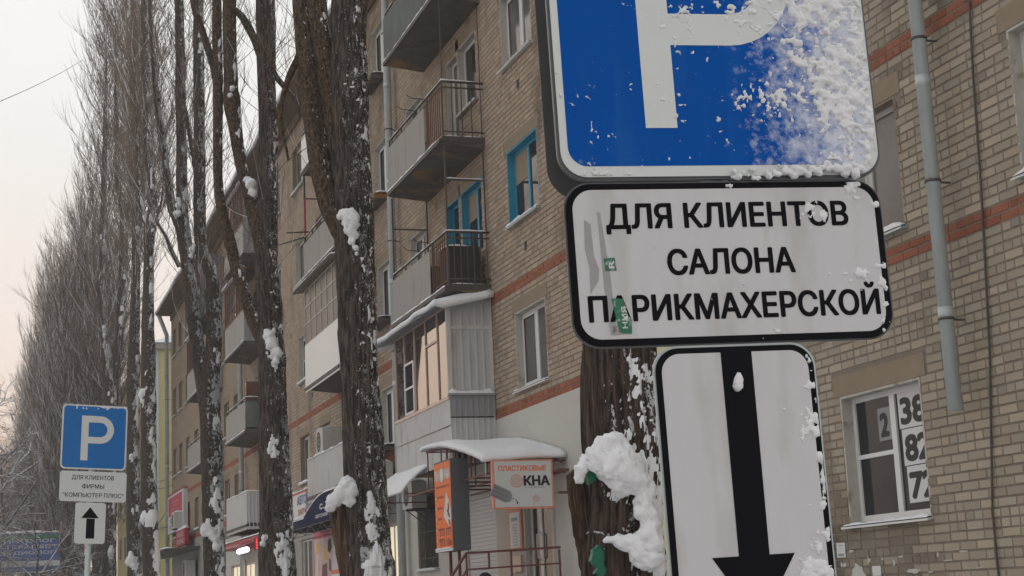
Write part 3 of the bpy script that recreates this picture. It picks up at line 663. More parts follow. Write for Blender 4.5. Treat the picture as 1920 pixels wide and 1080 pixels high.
# ground floor doors, shutters and shop windows ---------------------------------
def gf_reveal(p, s0, s1, z0, z1, mat='reveal'):
    rv = MB(); t = .02; x1 = D + .2
    rv.box(D + .002, x1, s1, s1 + t, z0, z1 + t); rv.box(D + .002, x1, s0 - t, s0, z0, z1 + t); rv.box(D + .002, x1, s0, s1, z1, z1 + t); rv.box(D + .0125, x1, s0, s1, z0 - t, z0)
    rv.build('reveal', M[mat], p)
for s0, s1, z0, z1, kind in GF:
    if kind in ('door', 'door2', 'door3'):
        m = MB(); x = D + .05; mid = s0 + (s1 - s0) * .58
        fmat = 'pvc' if kind != 'door2' else 'oldwhite'
        for a, b in ((s0, s0 + .08), (mid - .07, mid + .07), (s1 - .08, s1)): m.box(x, x + .06, a, b, z0, z1)
        m.box(x, x + .06, s0 + .08, mid - .07, z1 - .08, z1); m.box(x, x + .06, mid + .07, s1 - .08, z1 - .08, z1)
        m.box(x, x + .06, s0 + .08, mid - .07, z0, z0 + .35); m.box(x, x + .06, mid + .07, s1 - .08, z0, z0 + .35)
        d = m.build('glazed_door', M[fmat], bld)
        for a, b in ((s0 + .08, mid - .07), (mid + .07, s1 - .08)):
            p = MB(); p.box(x + .02, x + .03, a, b, z0 + .35, z1 - .08); p.build('pane', M[{'door': 'pane', 'door2': 'pane_grey', 'door3': 'shop_glow'}[kind]], d)
        h = MB(); h.tube([(x - .002, mid + .03, z0 + .85), (x - .06, mid + .03, z0 + .9), (x - .06, mid + .03, z0 + 1.25), (x - .002, mid + .03, z0 + 1.3)], .014, 6); h.build('door_handle', M['pvc'], d)
        gf_reveal(d, s0, s1, z0, z1)
    elif kind == 'shutter':
        m = MB(); n_ = 24
        for i in range(n_):
            a = z0 + (z1 - z0) * i / n_; b = z0 + (z1 - z0) * (i + 1) / n_; m.hull8([(D + .03, s0, a), (D + .03, s1, a), (D + .06, s1, a), (D + .06, s0, a)], [(D + .02, s0, b - .006), (D + .02, s1, b - .006), (D + .06, s1, b - .006), (D + .06, s0, b - .006)])
        d = m.build('roller_shutter', M['shutter'], bld); gf_reveal(d, s0, s1, z0, z1)
    elif kind == 'barred':
        m = MB(); m.box(D + .15, D + .17, s0, s1, z0, z1); d = m.build('barred_window', M['curtain_dark'], bld)
        b = MB()
        for i in range(15): y = s0 + .05 + (s1 - s0 - .1) * i / 14; b.bar((D + .03, y, z0), (D + .03, y, z1), .008)
        for z in (z0 + .2, (z0 + z1) / 2, z1 - .2): b.bar((D + .03, s0, z), (D + .03, s1, z), .01)
        b.build('window_grille', M['iron'], d); gf_reveal(d, s0, s1, z0, z1)
        k = MB(); k.box(D - .1, D - .004, s0 - .06, s1 + .06, z0 - .05, z0 - .02); snow_ridge(k, [(D - .05, s0, z0 - .02), (D - .05, s1, z0 - .02)], .05, .03, mi=1); k.build('sill', [M['galv'], M['snow']], d)
    else:
        m = MB(); x = D + .08
        for a in np.linspace(s0, s1, 4 if kind != 'shopglow' else 3): m.box(x, x + .05, max(s0, a - .03), min(s1, a + .03), z0, z1)
        m.box(x + .001, x + .049, s0, s1, z0, z0 + .06); m.box(x + .001, x + .049, s0, s1, z1 - .06, z1)
        d = m.build('shop_window', M['oldwhite'], bld)
        p = MB(); p.box(x + .02, x + .03, s0, s1, z0, z1); p.build('pane', M['shop_glow' if kind == 'shopglow' or s0 == 55.0 else 'pane_grey'], d); gf_reveal(d, s0, s1, z0, z1)

# roof --------------------------------------------------------------------------
rf = MB()
rf.hull8([(D - .72, S0 - .6, 15.70), (D - .72, S1 + .15, 15.70), (D + 6, S1 + .15, 17.9), (D + 6, S0 - .6, 17.9)], [(D - .72, S0 - .6, 15.76), (D - .72, S1 + .15, 15.76), (D + 6, S1 + .15, 17.96), (D + 6, S0 - .6, 17.96)])
rf.hull8([(D + 6.002, S0 - .6, 17.9), (D + 6.002, S1 + .15, 17.9), (D + 12.6, S1 + .15, 15.7), (D + 12.6, S0 - .6, 15.7)], [(D + 6.002, S0 - .6, 17.96), (D + 6.002, S1 + .15, 17.96), (D + 12.6, S1 + .15, 15.76), (D + 12.6, S0 - .6, 15.76)])
roof = rf.build('roof', M['roof'], bld)
ev = MB(); ev.box(D - .70, D + .3, S0, S1 + .1, 15.62, 15.69); ev.box(D + .3, D + 11.9, S0 + .01, S1 - .01, 15.36, 15.69); ev.box(D - .06, D + .29, S0 + .01, S1 - .002, 15.36, 15.615); ev.build('eave', M['eave'], roof)
rs = MB(); P = []
for i in range(160):
    y = S0 - .5 + (S1 - S0 + .6) * i / 159; row = []
    for j in range(8):
        x = D - .70 + j * .9; z = 15.765 + (x - D + .72) * (2.2 / 6.72) + (.16 if 0 < j else .10) + .10 * mnoise.noise((x * .6, y * .45, 2)); row.append((x - (.05 + .06 * mnoise.noise((y * .8, 3, 1)) if j == 0 else 0), y, z if j else z - .07))
    P.append(row)
rs.grid(P, 0, True, (0, 0, -.16)); rs.build('roof_snow', M['snow'], roof)

# drainpipes ---------------------------------------------------------------------
def drainpipe(pts, r, clamps, spout=True):
    m = MB(); m.tube(pts, r, 12)
    for z in (4.0, 6.2, 8.4, 10.6, 12.8):          # lapped joints
        if pts[-1][2] < z: m.tube([(pts[1][0], pts[1][1], z - .06), (pts[1][0], pts[1][1], z + .06)], r * 1.06, 12)
    o = m.build('drainpipe', M['galv'], bld)
    for z in clamps:
        c = MB(); x, y = pts[1][0], pts[1][1]; c.tube([(x, y, z - .012), (x, y, z + .012)], r * 1.14, 12); c.bar((x, y + .02, z), (D + .01, y + .02, z), .012); c.build('pipe_clamp', M['iron'], o)
drainpipe([(D - .62, 12.2, 15.6), (D - .20, 12.2, 14.9), (D - .20, 12.2, 3.12)], .068, (3.95, 5.24, 6.62, 8.8, 11, 13))
drainpipe([(D - .62, 32.4, 15.6), (D - .17, 32.4, 14.9), (D - .17, 32.4, .4)], .085, (1.9, 4.2, 6.9, 9.3, 11.8, 14))
drainpipe([(D - .62, 53.8, 15.6), (D - .17, 53.8, 14.9), (D - .17, 53.8, .4)], .085, (2.5, 5.6, 8.6, 11.6))
drainpipe([(D - .62, 75.7, 15.6), (D - .2, 76.1, 14.7), (D - .2, 76.1, .4)], .10, (2.5, 5.6, 8.6, 11.6))
cb = MB(); cb.tube([(D - .02, 11.55, 7.6), (D - .02, 11.68, 6.1), (D - .02, 11.74, 5.0), (D - .02, 11.86, 3.6), (D - .02, 12.06, 2.2), (D - .02, 12.08, .2)], .011, 5); cb.build('wall_cable', M['iron'], bld)
cb = MB(); cb.tube([(D - .03, 43.9, 5), (D - .03, 43.9, 4.3)], .012, 5)
for s, z in ((24.2, 7.35), (24.2, 10.15), (42.3, 7.3), (42.3, 10.2), (21.7, 4.45), (45.2, 9.4)): vt = MB(); vt.box(D - .008, D + .005, s - .05, s + .05, z - .07, z + .07); vt.build('vent_hole', M['curtain_dark'], bld)

# balconies ----------------------------------------------------------------------
XB = 7.68
def slab(s0, s1, z0, z1, snow=True):
    m = MB(); m.hull8([(XB, s0, z0 + .05), (XB, s1, z0 + .05), (D, s1, z0 - .03), (D, s0, z0 - .03)], [(XB, s0, z1), (XB, s1, z1), (D, s1, z1), (D, s0, z1)])
    b = m.build('balcony', M['concrete'], bld)
    e = MB(); e.box(XB - .06, XB - .001, s0 - .012, s1 + .012, z1 - .11, z1 - .04); e.box(XB, D - .01, s0 - .012, s0 - .001, z1 - .10, z1 + .01); e.box(XB, D - .01, s1 + .001, s1 + .012, z1 - .10, z1 + .01)
    e.build('slab_edge', M['iron'], b)
    if snow:
        s = MB(); snow_ridge(s, [(XB - .045, s1, z1 - .042), (XB - .045, s0, z1 - .042)], .022, .05); snow_ridge(s, [(XB, s0 + .06, z1), (D - .05, s0 + .06, z1)], .07, .05); s.build('slab_snow', M['snow'], b)
    return b
def railing(b, s0, s1, zt, z1, front=(0, 0), mat='iron', bars=4, snow=True, far=True):
    m = MB()
    for z, r in ((zt, .024), (zt - .11, .016)):
        m.tube([(D, s0, z), (XB + .02, s0, z), (XB + .02, s1, z), (D, s1, z)] if far else [(D, s0, z), (XB + .02, s0, z), (XB + .02, s1, z)], r, 6)
    m.tube([(D, s0, z1 + .10), (XB + .02, s0, z1 + .10)], .014, 6)
    for y in np.linspace(s0, s1, 5): m.bar((XB + .02, y, z1), (XB + .02, y, zt), .018)
    m.build('railing', M[mat], b)
    for x in np.linspace(D - .05, XB + .02, bars + 1)[:-1]: m = MB(); m.bar((x, s0, z1), (x, s0, zt), .011); m.build('baluster', M[mat], b)
    if front[1] > front[0]:
        n_ = int((front[1] - front[0]) / .125)
        for i in range(n_ + 1): y = front[0] + (front[1] - front[0]) * i / n_; f = MB(); f.bar((XB + .02, y, z1 + .06), (XB + .02, y, zt - .02), .011); f.build('baluster', M['rust'], b)
        f = MB(); f.bar((XB + .02, front[0], z1 + .08), (XB + .02, front[1], z1 + .08), .014); f.build('bottom_rail', M['rust'], b)
    if snow:
        s = MB(); snow_ridge(s, [(XB + .02, s1, zt + .018), (XB + .02, s0, zt + .018), (D - .06, s0, zt + .018)], .022, .03); s.build('rail_snow', M['snow'], b)
def panels(b, segs, z0, z1, mat='asbestos', x=XB - .012):
    for a, c in segs:
        p = MB(); p.box(x - .012, x, a + .01, c - .01, z0, z1); p.build('front_panel', M[mat], b)
def corr(mb, fixed, a0, a1, z0, z1, axis, pitch=.105, dep=.014, mi=0, thick=.02):
    """vertical ribbed sheet; axis 'y' = front facing -X at x=fixed, 'x' = near side facing -Y at y=fixed"""
    n_ = int((a1 - a0) / pitch); pr = []
    for i in range(n_):
        a = a0 + (a1 - a0) * i / n_; w = (a1 - a0) / n_; pr += [(a, 0), (a + .62 * w, 0), (a + .70 * w, -dep), (a + .92 * w, -dep)]
    pr.append((a1, 0))
    P = [[((fixed + d, a, z) if axis == 'y' else (a, fixed + d, z)) for z in (z0, z1)] for a, d in pr]
    mb.grid(P, mi, False, (thick, 0, 0) if axis == 'y' else (0, thick, 0))

# first balcony column ---------------------------------------------
b5 = slab(26.1, 30.05, 12.36, 12.52); railing(b5, 26.1, 30.05, 13.52, 12.52, far=True)
g = MB(); corr(g, XB - .02, 26.15, 30.03, 12.56, 13.40, 'y', .09); g.build('front_panel', M['green_sheet'], b5)
g = MB(); corr(g, 26.13, XB + .05, D - .06, 12.58, 13.38, 'x', .09); g.build('side_panel', M['green_sheet'], b5)
b4 = slab(26.15, 30.02, 9.60, 9.77); railing(b4, 26.15, 30.02, 10.80, 9.77, (26.2, 27.2), bars=4)
panels(b4, ((27.22, 28.62), (28.62, 30.0)), 9.79, 10.64)
b3 = slab(26.15, 30.02, 6.93, 7.08); railing(b3, 26.15, 30.02, 8.03, 7.08, (26.2, 27.15), bars=6)
panels(b3, ((27.18, 30.0),), 7.02, 7.90)
c = MB(); c.box(XB + .10, D - .12, 26.35, 26.95, 7.09, 7.82); snow_ridge(c, [(XB + .3, 26.4, 7.82), (XB + .3, 26.9, 7.82)], .25, .10, mi=1); c.build('stored_chest', [M['curtain_dark'], M['snow']], b3)
for y, z in ((27.3, .45), (27.5, .6), (27.75, .5)): c = MB(); c.box(XB + .1, XB + .35, y, y + .17, 7.08, 7.1 + z); c.build('stored_box', M['lintel'], b3)
for x, y in ((XB + .03, 26.15), (D - .05, 26.15), (XB + .03, 30.0), (D - .05, 30.0)): u = MB(); u.bar((x, y, 8.03), (x, y, 9.60), .020); u.build('upright', M['iron'], b3)
for y in (26.15, 30.0): u = MB(); u.bar((XB + .03, y, 8.98), (D - .05, y, 8.98), .02); u.build('cross_bar', M['iron'], b3)
s = MB(); snow_ridge(s, [(XB + .03, 26.15, 9.0), (D - .06, 26.15, 9.0)], .02, .02); s.build('upright_snow', M['snow'], b3)
for x, y in ((XB + .03, 26.15), (D - .05, 26.15)): u = MB(); u.bar((x, y, 10.8), (x, y, 12.38), .012); u.build('upright', M['iron'], b4)
# clothes-line arms on the rails
for b, z, ys in ((b4, 10.82, (27.3, 28.0)), (b3, 8.05, (27.2, 27.9))):
    for y in ys: a = MB(); a.tube([(XB + .02, y, z), (XB - .22, y + .1, z + .05), (XB - .3, y + .12, z + .12)], .009, 5); a.build('line_arm', M['iron'], b)

# glazed loggia on the second storey -------------------------------
lg = MB(); lg.box(XB + .02, D, 26.2, 30.0, 4.02, 4.16); lgo = lg.build('loggia', M['concrete'], bld)
q = MB(); corr(q, XB - .02, 26.22, 30.02, 3.96, 4.60, 'y', .10); q.build('lower_sheeting', M['siding'], lgo)
q = MB(); corr(q, XB - .03, 26.22, 30.02, 4.62, 5.06, 'y', .10); q.build('parapet_sheeting', M['siding'], lgo)
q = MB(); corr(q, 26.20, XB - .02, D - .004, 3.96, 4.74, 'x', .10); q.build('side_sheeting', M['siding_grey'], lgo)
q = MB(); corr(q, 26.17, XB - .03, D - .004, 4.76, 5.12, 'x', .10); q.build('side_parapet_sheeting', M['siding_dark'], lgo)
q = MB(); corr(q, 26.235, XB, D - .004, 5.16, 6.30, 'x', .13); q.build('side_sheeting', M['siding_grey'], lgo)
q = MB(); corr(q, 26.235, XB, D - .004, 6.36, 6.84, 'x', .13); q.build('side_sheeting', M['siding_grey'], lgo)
q = MB(); q.box(XB - .01, D - .006, 26.215, 26.232, 6.30, 6.36); q.box(XB - .05, XB + .03, 26.19, 26.232, 5.1, 6.78); q.box(D - .03, D - .005, 26.19, 26.232, 3.95, 6.85); q.build('corner_trim', M['siding'], lgo)
q = MB(); q.box(XB - .06, D - .006, 26.12, 26.234, 5.121, 5.158); q.build('side_ledge', M['siding_dark'], lgo)
q = MB(); snow_ridge(q, [(XB - .05, 26.19, 5.158), (D - .02, 26.19, 5.158)], .07, .09, .05); q.build('ledge_snow', M['snow'], lgo)
q = MB(); q.box(XB - .05, XB - .002, 26.2, 30.03, 5.065, 5.12); q.build('front_ledge', M['peach'], lgo)
q = MB(); bays = [26.26, 26.95, 27.75, 28.55, 29.3, 30.0]
for y in bays: q.box(XB - .012, XB + .04, y - .015, y + .015, 5.121, 6.74)
q.box(XB - .012, XB + .038, 26.24, 30.02, 6.70, 6.75)
for a, c, z in ((26.97, 27.73, 6.22),): q.box(XB - .013, XB + .038, a, c, z - .02, z + .02)
q.build('glazing_frame', M['peach'], lgo)
for i in range(5):
    q = MB(); q.box(XB + .01, XB + .018, bays[i] + .022, bays[i + 1] - .022, 5.122, 6.70); q.build('pane', M['pane_mirror'], lgo)
q = MB()
for a, c, z0, z1 in ((28.6, 29.25, 5.16, 6.10),):
    for y in (a, c): q.box(XB - .03, XB - .012, y - .025, y + .025, z0, z1)
    for z in (z0, (z0 + z1) / 2, z1): q.box(XB - .029, XB - .013, a, c, z - .02, z + .02)
wf = q.build('opening_sash', M['pvc'], lgo)
q = MB(); q.box(XB - .011, XB + .008, 28.63, 29.22, 5.18, 6.09); q.build('pane', M['pane'], lgo)
q = MB(); q.hull8([(XB - .28, 25.98, 6.66), (XB - .28, 30.75, 6.66), (D - .004, 30.75, 6.9), (D - .004, 25.98, 6.9)], [(XB - .28, 25.98, 6.685), (XB - .28, 30.75, 6.685), (D - .004, 30.75, 6.925), (D - .004, 25.98, 6.925)]); q.build('loggia_roof', M['siding_dark'], lgo)
P = []
for i in range(60):
    y = 25.95 + 4.83 * i / 59; row = []
    for j in range(9):
        x = XB - .31 + (D - XB + .29) * j / 8; e = min(1, min(i, 59 - i) / 3, 1) * (1 if j else .35); row.append((x, y, 6.69 + (x - XB + .28) * .2235 + (.03 + .11 * (.8 + .5 * mnoise.noise((x * 2, y * 1.3, 0)))) * max(e, .75 if j == 0 else e)))
    P.append(row)
q = MB(); q.grid(P, 0, True, (0, 0, -.10)); q.build('roof_snow', M['snow'], lgo)

# second balcony column ---------------------------------------------
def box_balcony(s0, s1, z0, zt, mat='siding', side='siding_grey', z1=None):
    b = slab(s0, s1, z0, z0 + .14, False); x = XB - .02
    q = MB(); corr(q, x, s0, s1, z0 - .05, zt, 'y'); q.build('front_panel', M[mat], b)
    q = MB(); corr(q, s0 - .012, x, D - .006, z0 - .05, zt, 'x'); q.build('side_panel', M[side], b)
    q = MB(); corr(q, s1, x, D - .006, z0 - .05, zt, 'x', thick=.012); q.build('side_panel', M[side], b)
    s = MB(); snow_ridge(s, [(XB - .01, s1, zt), (XB - .01, s0, zt), (D - .05, s0, zt)], .035, .05); s.build('rail_snow', M['snow'], b)
    return b
box_balcony(34.95, 39.0, 4.2, 5.22)
b = slab(35.0, 39.0, 6.92, 7.06)
q = MB(); q.box(XB - .03, XB - .012, 34.98, 39.02, 6.90, 8.08); q.build('front_panel', M['pvc'], b)
q = MB(); corr(q, 34.99, XB - .012, D - .006, 6.95, 8.08, 'x'); q.build('side_panel', M['siding'], b)
q = MB(); ys = np.linspace(35.02, 38.98, 7)
for i, y in enumerate(ys): q.box(XB - .02, XB + .02, y - .02, y + .02, 8.08, 9.50)
for z in (8.1, 8.62, 9.05, 9.48): q.box(XB - .018, XB + .018, 35.0, 39.0, z - .015, z + .015)
for x in (XB + .28, XB + .55): q.box(x - .015, x + .015, 34.985, 35.02, 8.08, 9.5)
for z in (8.6, 9.3): q.box(XB, D - .01, 34.987, 35.018, z - .015, z + .015)
q.build('glazing_frame', M['oldwhite'], b)
for i in range(6):
    p = MB(); p.box(XB - .004, XB + .004, ys[i] + .02, ys[i + 1] - .02, 8.1, 9.47); p.build('pane', M['pane_dull'], b)
p = MB(); p.box(XB + .02, D - .01, 35.0, 35.006, 8.1, 9.47); p.build('pane', M['pane_dull'], b)
q = MB(); q.hull8([(XB - .22, 34.8, 9.5), (XB - .22, 39.5, 9.5), (D - .004, 39.5, 9.66), (D - .004, 34.8, 9.66)], [(XB - .22, 34.8, 9.52), (XB - .22, 39.5, 9.52), (D - .004, 39.5, 9.68), (D - .004, 34.8, 9.68)]); q.build('loggia_roof', M['lintel'], b)
q = MB(); snow_ridge(q, [(XB - .16, 39.5, 9.53), (XB - .16, 34.8, 9.53), (D - .05, 34.8, 9.66)], .09, .06); q.build('roof_snow', M['snow'], b)
b = slab(35.0, 39.0, 9.70, 9.84); railing(b, 35.0, 39.0, 10.86, 9.84, bars=3)
panels(b, ((35.02, 37.0), (37.0, 38.95)), 9.86, 10.68)
for pts, r_ in (([(XB - .6, 40.2, 10.9), (XB + .02, 38.9, 10.88)], .02), ([(XB - .55, 38.4, 10.86), (XB + .05, 38.4, 10.9)], .02), ([(XB - .5, 40.0, 10.6), (XB - .5, 40.0, 11.3)], .015)): q = MB(); q.tube(pts, r_, 6); q.build('line_arm', M['iron'], b)
q = MB(); q.bar((XB + .03, 38.95, 10.86), (XB + .03, 38.95, 11.9), .035); q.build('upright', M['pink_paint'], b)
for p0, p1, r_ in (((XB + .03, 38.95, 11.9), (XB + .03, 38.95, 12.5), .03), ((XB + .03, 35.03, 10.86), (XB + .03, 35.03, 12.5), .02), ((XB + .03, 38.95, 11.9), (D - .05, 38.95, 11.9), .02), ((XB + .03, 38.95, 9.8), (XB + .03, 38.95, 10.86), .03)): q = MB(); q.bar(p0, p1, r_); q.build('upright', M['iron'], b)
b = slab(35.0, 39.0, 12.48, 12.62); railing(b, 35.0, 39.0, 13.6, 12.62)
panels(b, ((35.0, 39.0),), 12.5, 13.5, 'pvc')
# third column --------------------------------------------------------
def col_balcony(s0, s1, z0, style):
    b = slab(s0, s1, z0, z0 + .14)
    if style == 'green':
        railing(b, s0, s1, z0 + 1.13, z0 + .14, bars=2); panels(b, ((s0, (s0 + s1) / 2), ((s0 + s1) / 2, s1)), z0 + .16, z0 + 1.0)
        q = MB(); q.box(XB + .01, D - .02, s0 - .03, s0 - .014, z0 + .2, z0 + 1.0); q.build('side_panel', M['green_sheet'], b)
        q = MB(); q.box(XB + .2, D - .1, s0 + .9, s0 + 1.4, z0 + .15, z0 + 1.75); q.build('stored_cabinet', M['rust'], b)
        q = MB(); q.box(XB + .16, XB + .198, s0 + .9, s0 + 1.05, z0 + .6, z0 + 1.75); q.build('cabinet_mirror', M['pane_mirror'], b)
    else:
        panels(b, ((s0, (s0 + s1) / 2), ((s0 + s1) / 2, s1)), z0 + .10, z0 + 1.1)
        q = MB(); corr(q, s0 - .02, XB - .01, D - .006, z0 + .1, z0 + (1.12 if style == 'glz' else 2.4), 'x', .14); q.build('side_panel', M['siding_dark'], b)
        q = MB()
        for y in np.linspace(s0 + .03, s1 - .03, 9): q.box(XB - .03, XB + .01, y - .03, y + .03, z0 + 1.1, z0 + 2.42)
        q.box(XB - .028, XB + .008, s0, s1, z0 + 1.1, z0 + 1.16); q.box(XB - .028, XB + .008, s0, s1, z0 + 2.38, z0 + 2.44); q.build('glazing_frame', M['rust'], b)
        p = MB(); p.box(XB - .014, XB - .008, s0 + .02, s1 - .02, z0 + 1.16, z0 + 2.38); p.build('pane', M['pane_mirror'], b)
        q = MB(); snow_ridge(q, [(XB - .04, s1, z0 + 2.45), (XB - .04, s0, z0 + 2.45)], .08, .08); q.build('roof_snow', M['snow'], b)
    return b
b = box_balcony(48.7, 52.8, 4.1, 5.2)
col_balcony(48.7, 52.8, 6.95, 'green'); col_balcony(48.7, 52.8, 9.75, 'glz'); col_balcony(48.7, 52.8, 12.55, 'full')
for k in (1, 2, 3): col_balcony(59.2, 63.2, 6.95 + 2.8 * (k - 1), ('green', 'glz', 'full')[k - 1])
# ================================================================== TREES
def resample(pts, ds):
    P = np.array(pts, float); n = len(P); out = []
    ext = np.vstack([2 * P[0] - P[1], P, 2 * P[-1] - P[-2]])
    for i in range(1, n):
        p0, p1, p2, p3 = ext[i - 1], ext[i], ext[i + 1], ext[i + 2]
        k = max(1, int(np.linalg.norm(p2[:3] - p1[:3]) / ds))
        for j in range(k):
            t = j / k
            q = 0.5 * ((2 * p1) + (p2 - p0) * t + (2 * p0 - 5 * p1 + 4 * p2 - p3) * t * t + (3 * p1 - p0 - 3 * p2 + p3) * t ** 3)
            q[3] = p1[3] + (p2[3] - p1[3]) * t; out.append(q)
    out.append(P[-1]); return np.array(out)
def limb_geo(pts, nrad, ds, amp, seed, fa=3.0, fz=0.7, taper=True):
    Q = resample(pts, ds); C = Q[:, :3]; r = np.maximum(Q[:, 3], 0.006); k = len(Q)
    T = np.gradient(C, axis=0); T /= np.linalg.norm(T, axis=1)[:, None] + 1e-9
    A = np.zeros_like(C); a = np.array([1.0, 0, 0]); a -= T[0] * a.dot(T[0]); a /= np.linalg.norm(a) + 1e-9
    for i in range(k):
        a = a - T[i] * a.dot(T[i]); a /= np.linalg.norm(a) + 1e-9; A[i] = a
    B = np.cross(T, A); th = np.linspace(0, 2 * np.pi, nrad, endpoint=False)
    cs, sn = np.cos(th)[None], np.sin(th)[None]; L_ = np.concatenate([[0], np.cumsum(np.linalg.norm(np.diff(C, axis=0), axis=1))])[:, None]
    R0 = r[:, None]
    # vertical ridges (bark) + slow lumps + knobs
    x, y, z = cs * R0 / max(r.max(), .01) * fa + seed, sn * R0 / max(r.max(), .01) * fa, L_ * fz + 0 * cs
    w = (vnoise(x * .7, y * .7, z * 2.2 + seed) - .5) * 1.2
    rid = 1 - np.abs(2 * fbm(x + w, y + w, z, 3) - 1) * 1.6
    lump = fbm(cs * 1.2 + seed, sn * 1.2, L_ / (r.max() * 5 + .05) + 0 * cs, 2) - .5
    lump2 = fbm(cs * 2.3 + seed, sn * 2.3, L_ / (r.max() * 1.3 + .03) + 0 * cs, 3) - .5
    rr_ = R0 * (1 + lump * .26 + lump2 * .20) + amp * np.minimum(1, R0 / (r.max() + 1e-6)) * (rid - .35)
    V = C[:, None] + A[:, None] * (cs * rr_)[..., None] + B[:, None] * (sn * rr_)[..., None]
    V = V.reshape(-1, 3); V = np.vstack([V, C[:1], C[-1:] + T[-1:] * r[-1]])
    i, j = np.meshgrid(np.arange(k - 1), np.arange(nrad), indexing='ij'); j2 = (j + 1) % nrad
    F = np.stack([i * nrad + j, i * nrad + j2, (i + 1) * nrad + j2, (i + 1) * nrad + j], -1).reshape(-1, 4)
    jj = np.arange(nrad); e = (k - 1) * nrad
    F = np.vstack([F, np.stack([e + jj, e + (jj + 1) % nrad, np.full(nrad, len(V) - 1), np.full(nrad, len(V) - 1)], -1)])
    return V, F
def limb_obj(name, pts, mat, parent, nrad=14, ds=.12, amp=.02, seed=0.0, fa=3.0, fz=.7, local=False):
    V, F = limb_geo(pts, nrad, ds, amp, seed, fa, fz)
    cap = F[:, 2] == F[:, 3]
    Fq = F[~cap]; Ft = F[cap][:, :3]
    Fq2 = np.vstack([Fq[:, [0, 1, 2]], Fq[:, [0, 2, 3]], Ft])
    return np_mesh(name, V, Fq2, M[mat], parent, local)
def limb_crust(pts, parent, nrad, ds, amp, seed, fa, fz, blobs=(), thr=1.30, thick=.02, fr=14.0, zr=(-1, 99), dirw=.30):
    """snow plastered on the bark: a lumpy shell kept only where it sticks"""
    V, F = limb_geo(pts, nrad, ds, amp, seed, fa, fz); Q = resample(pts, ds); k = len(Q); G = V[:k * nrad].reshape(k, nrad, 3)
    nv = G - Q[:, None, :3]; nv /= np.linalg.norm(nv, axis=2, keepdims=True) + 1e-9
    X, Y, Z = G[..., 0], G[..., 1], G[..., 2]
    h = .95 * fbm(X * fr + seed, Y * fr, Z * fr * .8, 4) + .50 * fbm(X * fr * .2, Y * fr * .2, Z * fr * .12 + seed, 2) + dirw * (nv @ np.array([.70, -.66, .28])) - thr
    hb = np.zeros_like(h)
    for b in blobs:
        d = np.sqrt((X - b[0]) ** 2 + (Y - b[1]) ** 2 + ((Z - b[2]) * .8) ** 2); hb = np.maximum(hb, np.clip(1.7 - d / (b[3] * 1.25), 0, 1))
    h = h + (.42 + 1.7 * (fbm(X * fr * .5, Y * fr * .5, Z * fr * .4 + 9, 3) - .5)) * hb
    h = np.where((Z > zr[0]) & (Z < zr[1]), h, -1)
    P = G + nv * (np.clip(h, 0, .6) ** .6 * thick * (1.9 + 3.2 * hb) - np.where(h > 0, 0, .004))[..., None]
    i, j = np.meshgrid(np.arange(k - 1), np.arange(nrad), indexing='ij'); j2 = (j + 1) % nrad
    hm = np.maximum.reduce([h[i, j], h[i, j2], h[i + 1, j2], h[i + 1, j]]); m = hm > 0
    F = np.stack([i * nrad + j, i * nrad + j2, (i + 1) * nrad + j2, (i + 1) * nrad + j], -1)[m]
    if not len(F): return
    u, inv = np.unique(F, return_inverse=True)
    return np_mesh('snow_crust', P.reshape(-1, 3)[u], inv.reshape(F.shape), M['snow'], parent, False, kind='stuff')
def strands(P, Rr, ns=3):
    """P (n,k,3) polylines, Rr (n,k) radii -> verts, quads (thin prisms)"""
    n, k, _ = P.shape
    T = np.gradient(P, axis=1); T /= np.linalg.norm(T, axis=2, keepdims=True) + 1e-9
    ref = np.where(np.abs(T[:, :1, 2:3]) < .9, np.array([0, 0, 1.0]), np.array([1.0, 0, 0])); ref = np.broadcast_to(ref, T.shape)
    A = np.cross(T, ref); A /= np.linalg.norm(A, axis=2, keepdims=True) + 1e-9; B = np.cross(T, A)
    th = np.arange(ns) * 2 * np.pi / ns
    V = P[:, :, None] + Rr[:, :, None, None] * (A[:, :, None] * np.cos(th)[None, None, :, None] + B[:, :, None] * np.sin(th)[None, None, :, None])
    s, i, j = np.meshgrid(np.arange(n), np.arange(k - 1), np.arange(ns), indexing='ij'); b = s * k * ns
    F = np.stack([b + i * ns + j, b + i * ns + (j + 1) % ns, b + (i + 1) * ns + (j + 1) % ns, b + (i + 1) * ns + j], -1).reshape(-1, 4)
    return V.reshape(-1, 3), F, np.repeat(np.arange(n), (k - 1) * ns)
def grow(starts, dirs, lens, rad, g, k=5, up=.5, wob=.12):
    """curved strands that turn upwards; returns polylines and radii"""
    n = len(starts); P = np.zeros((n, k, 3)); P[:, 0] = starts; d = dirs / (np.linalg.norm(dirs, axis=1, keepdims=True) + 1e-9)
    for i in range(1, k):
        d = d + np.array([0, 0, up / k]) + g.normal(0, wob, (n, 3)); d /= np.linalg.norm(d, axis=1, keepdims=True)
        P[:, i] = P[:, i - 1] + d * (lens / (k - 1))[:, None]
    return P, rad[:, None] * np.linspace(1, .35, k)[None]
def pick(P, g, m, lo=.15, hi=1.0):
    """m random points (and directions) along polylines"""
    n, k, _ = P.shape; s = g.integers(0, n, m); t = g.uniform(lo, hi, m) * (k - 1.001); i = t.astype(int); f = (t - i)[:, None]
    return P[s, i] * (1 - f) + P[s, i + 1] * f, P[s, i + 1] - P[s, i], s
def rnd_h(g, n): a = g.uniform(0, 2 * np.pi, n); return np.stack([np.cos(a), np.sin(a), np.zeros(n)], -1)
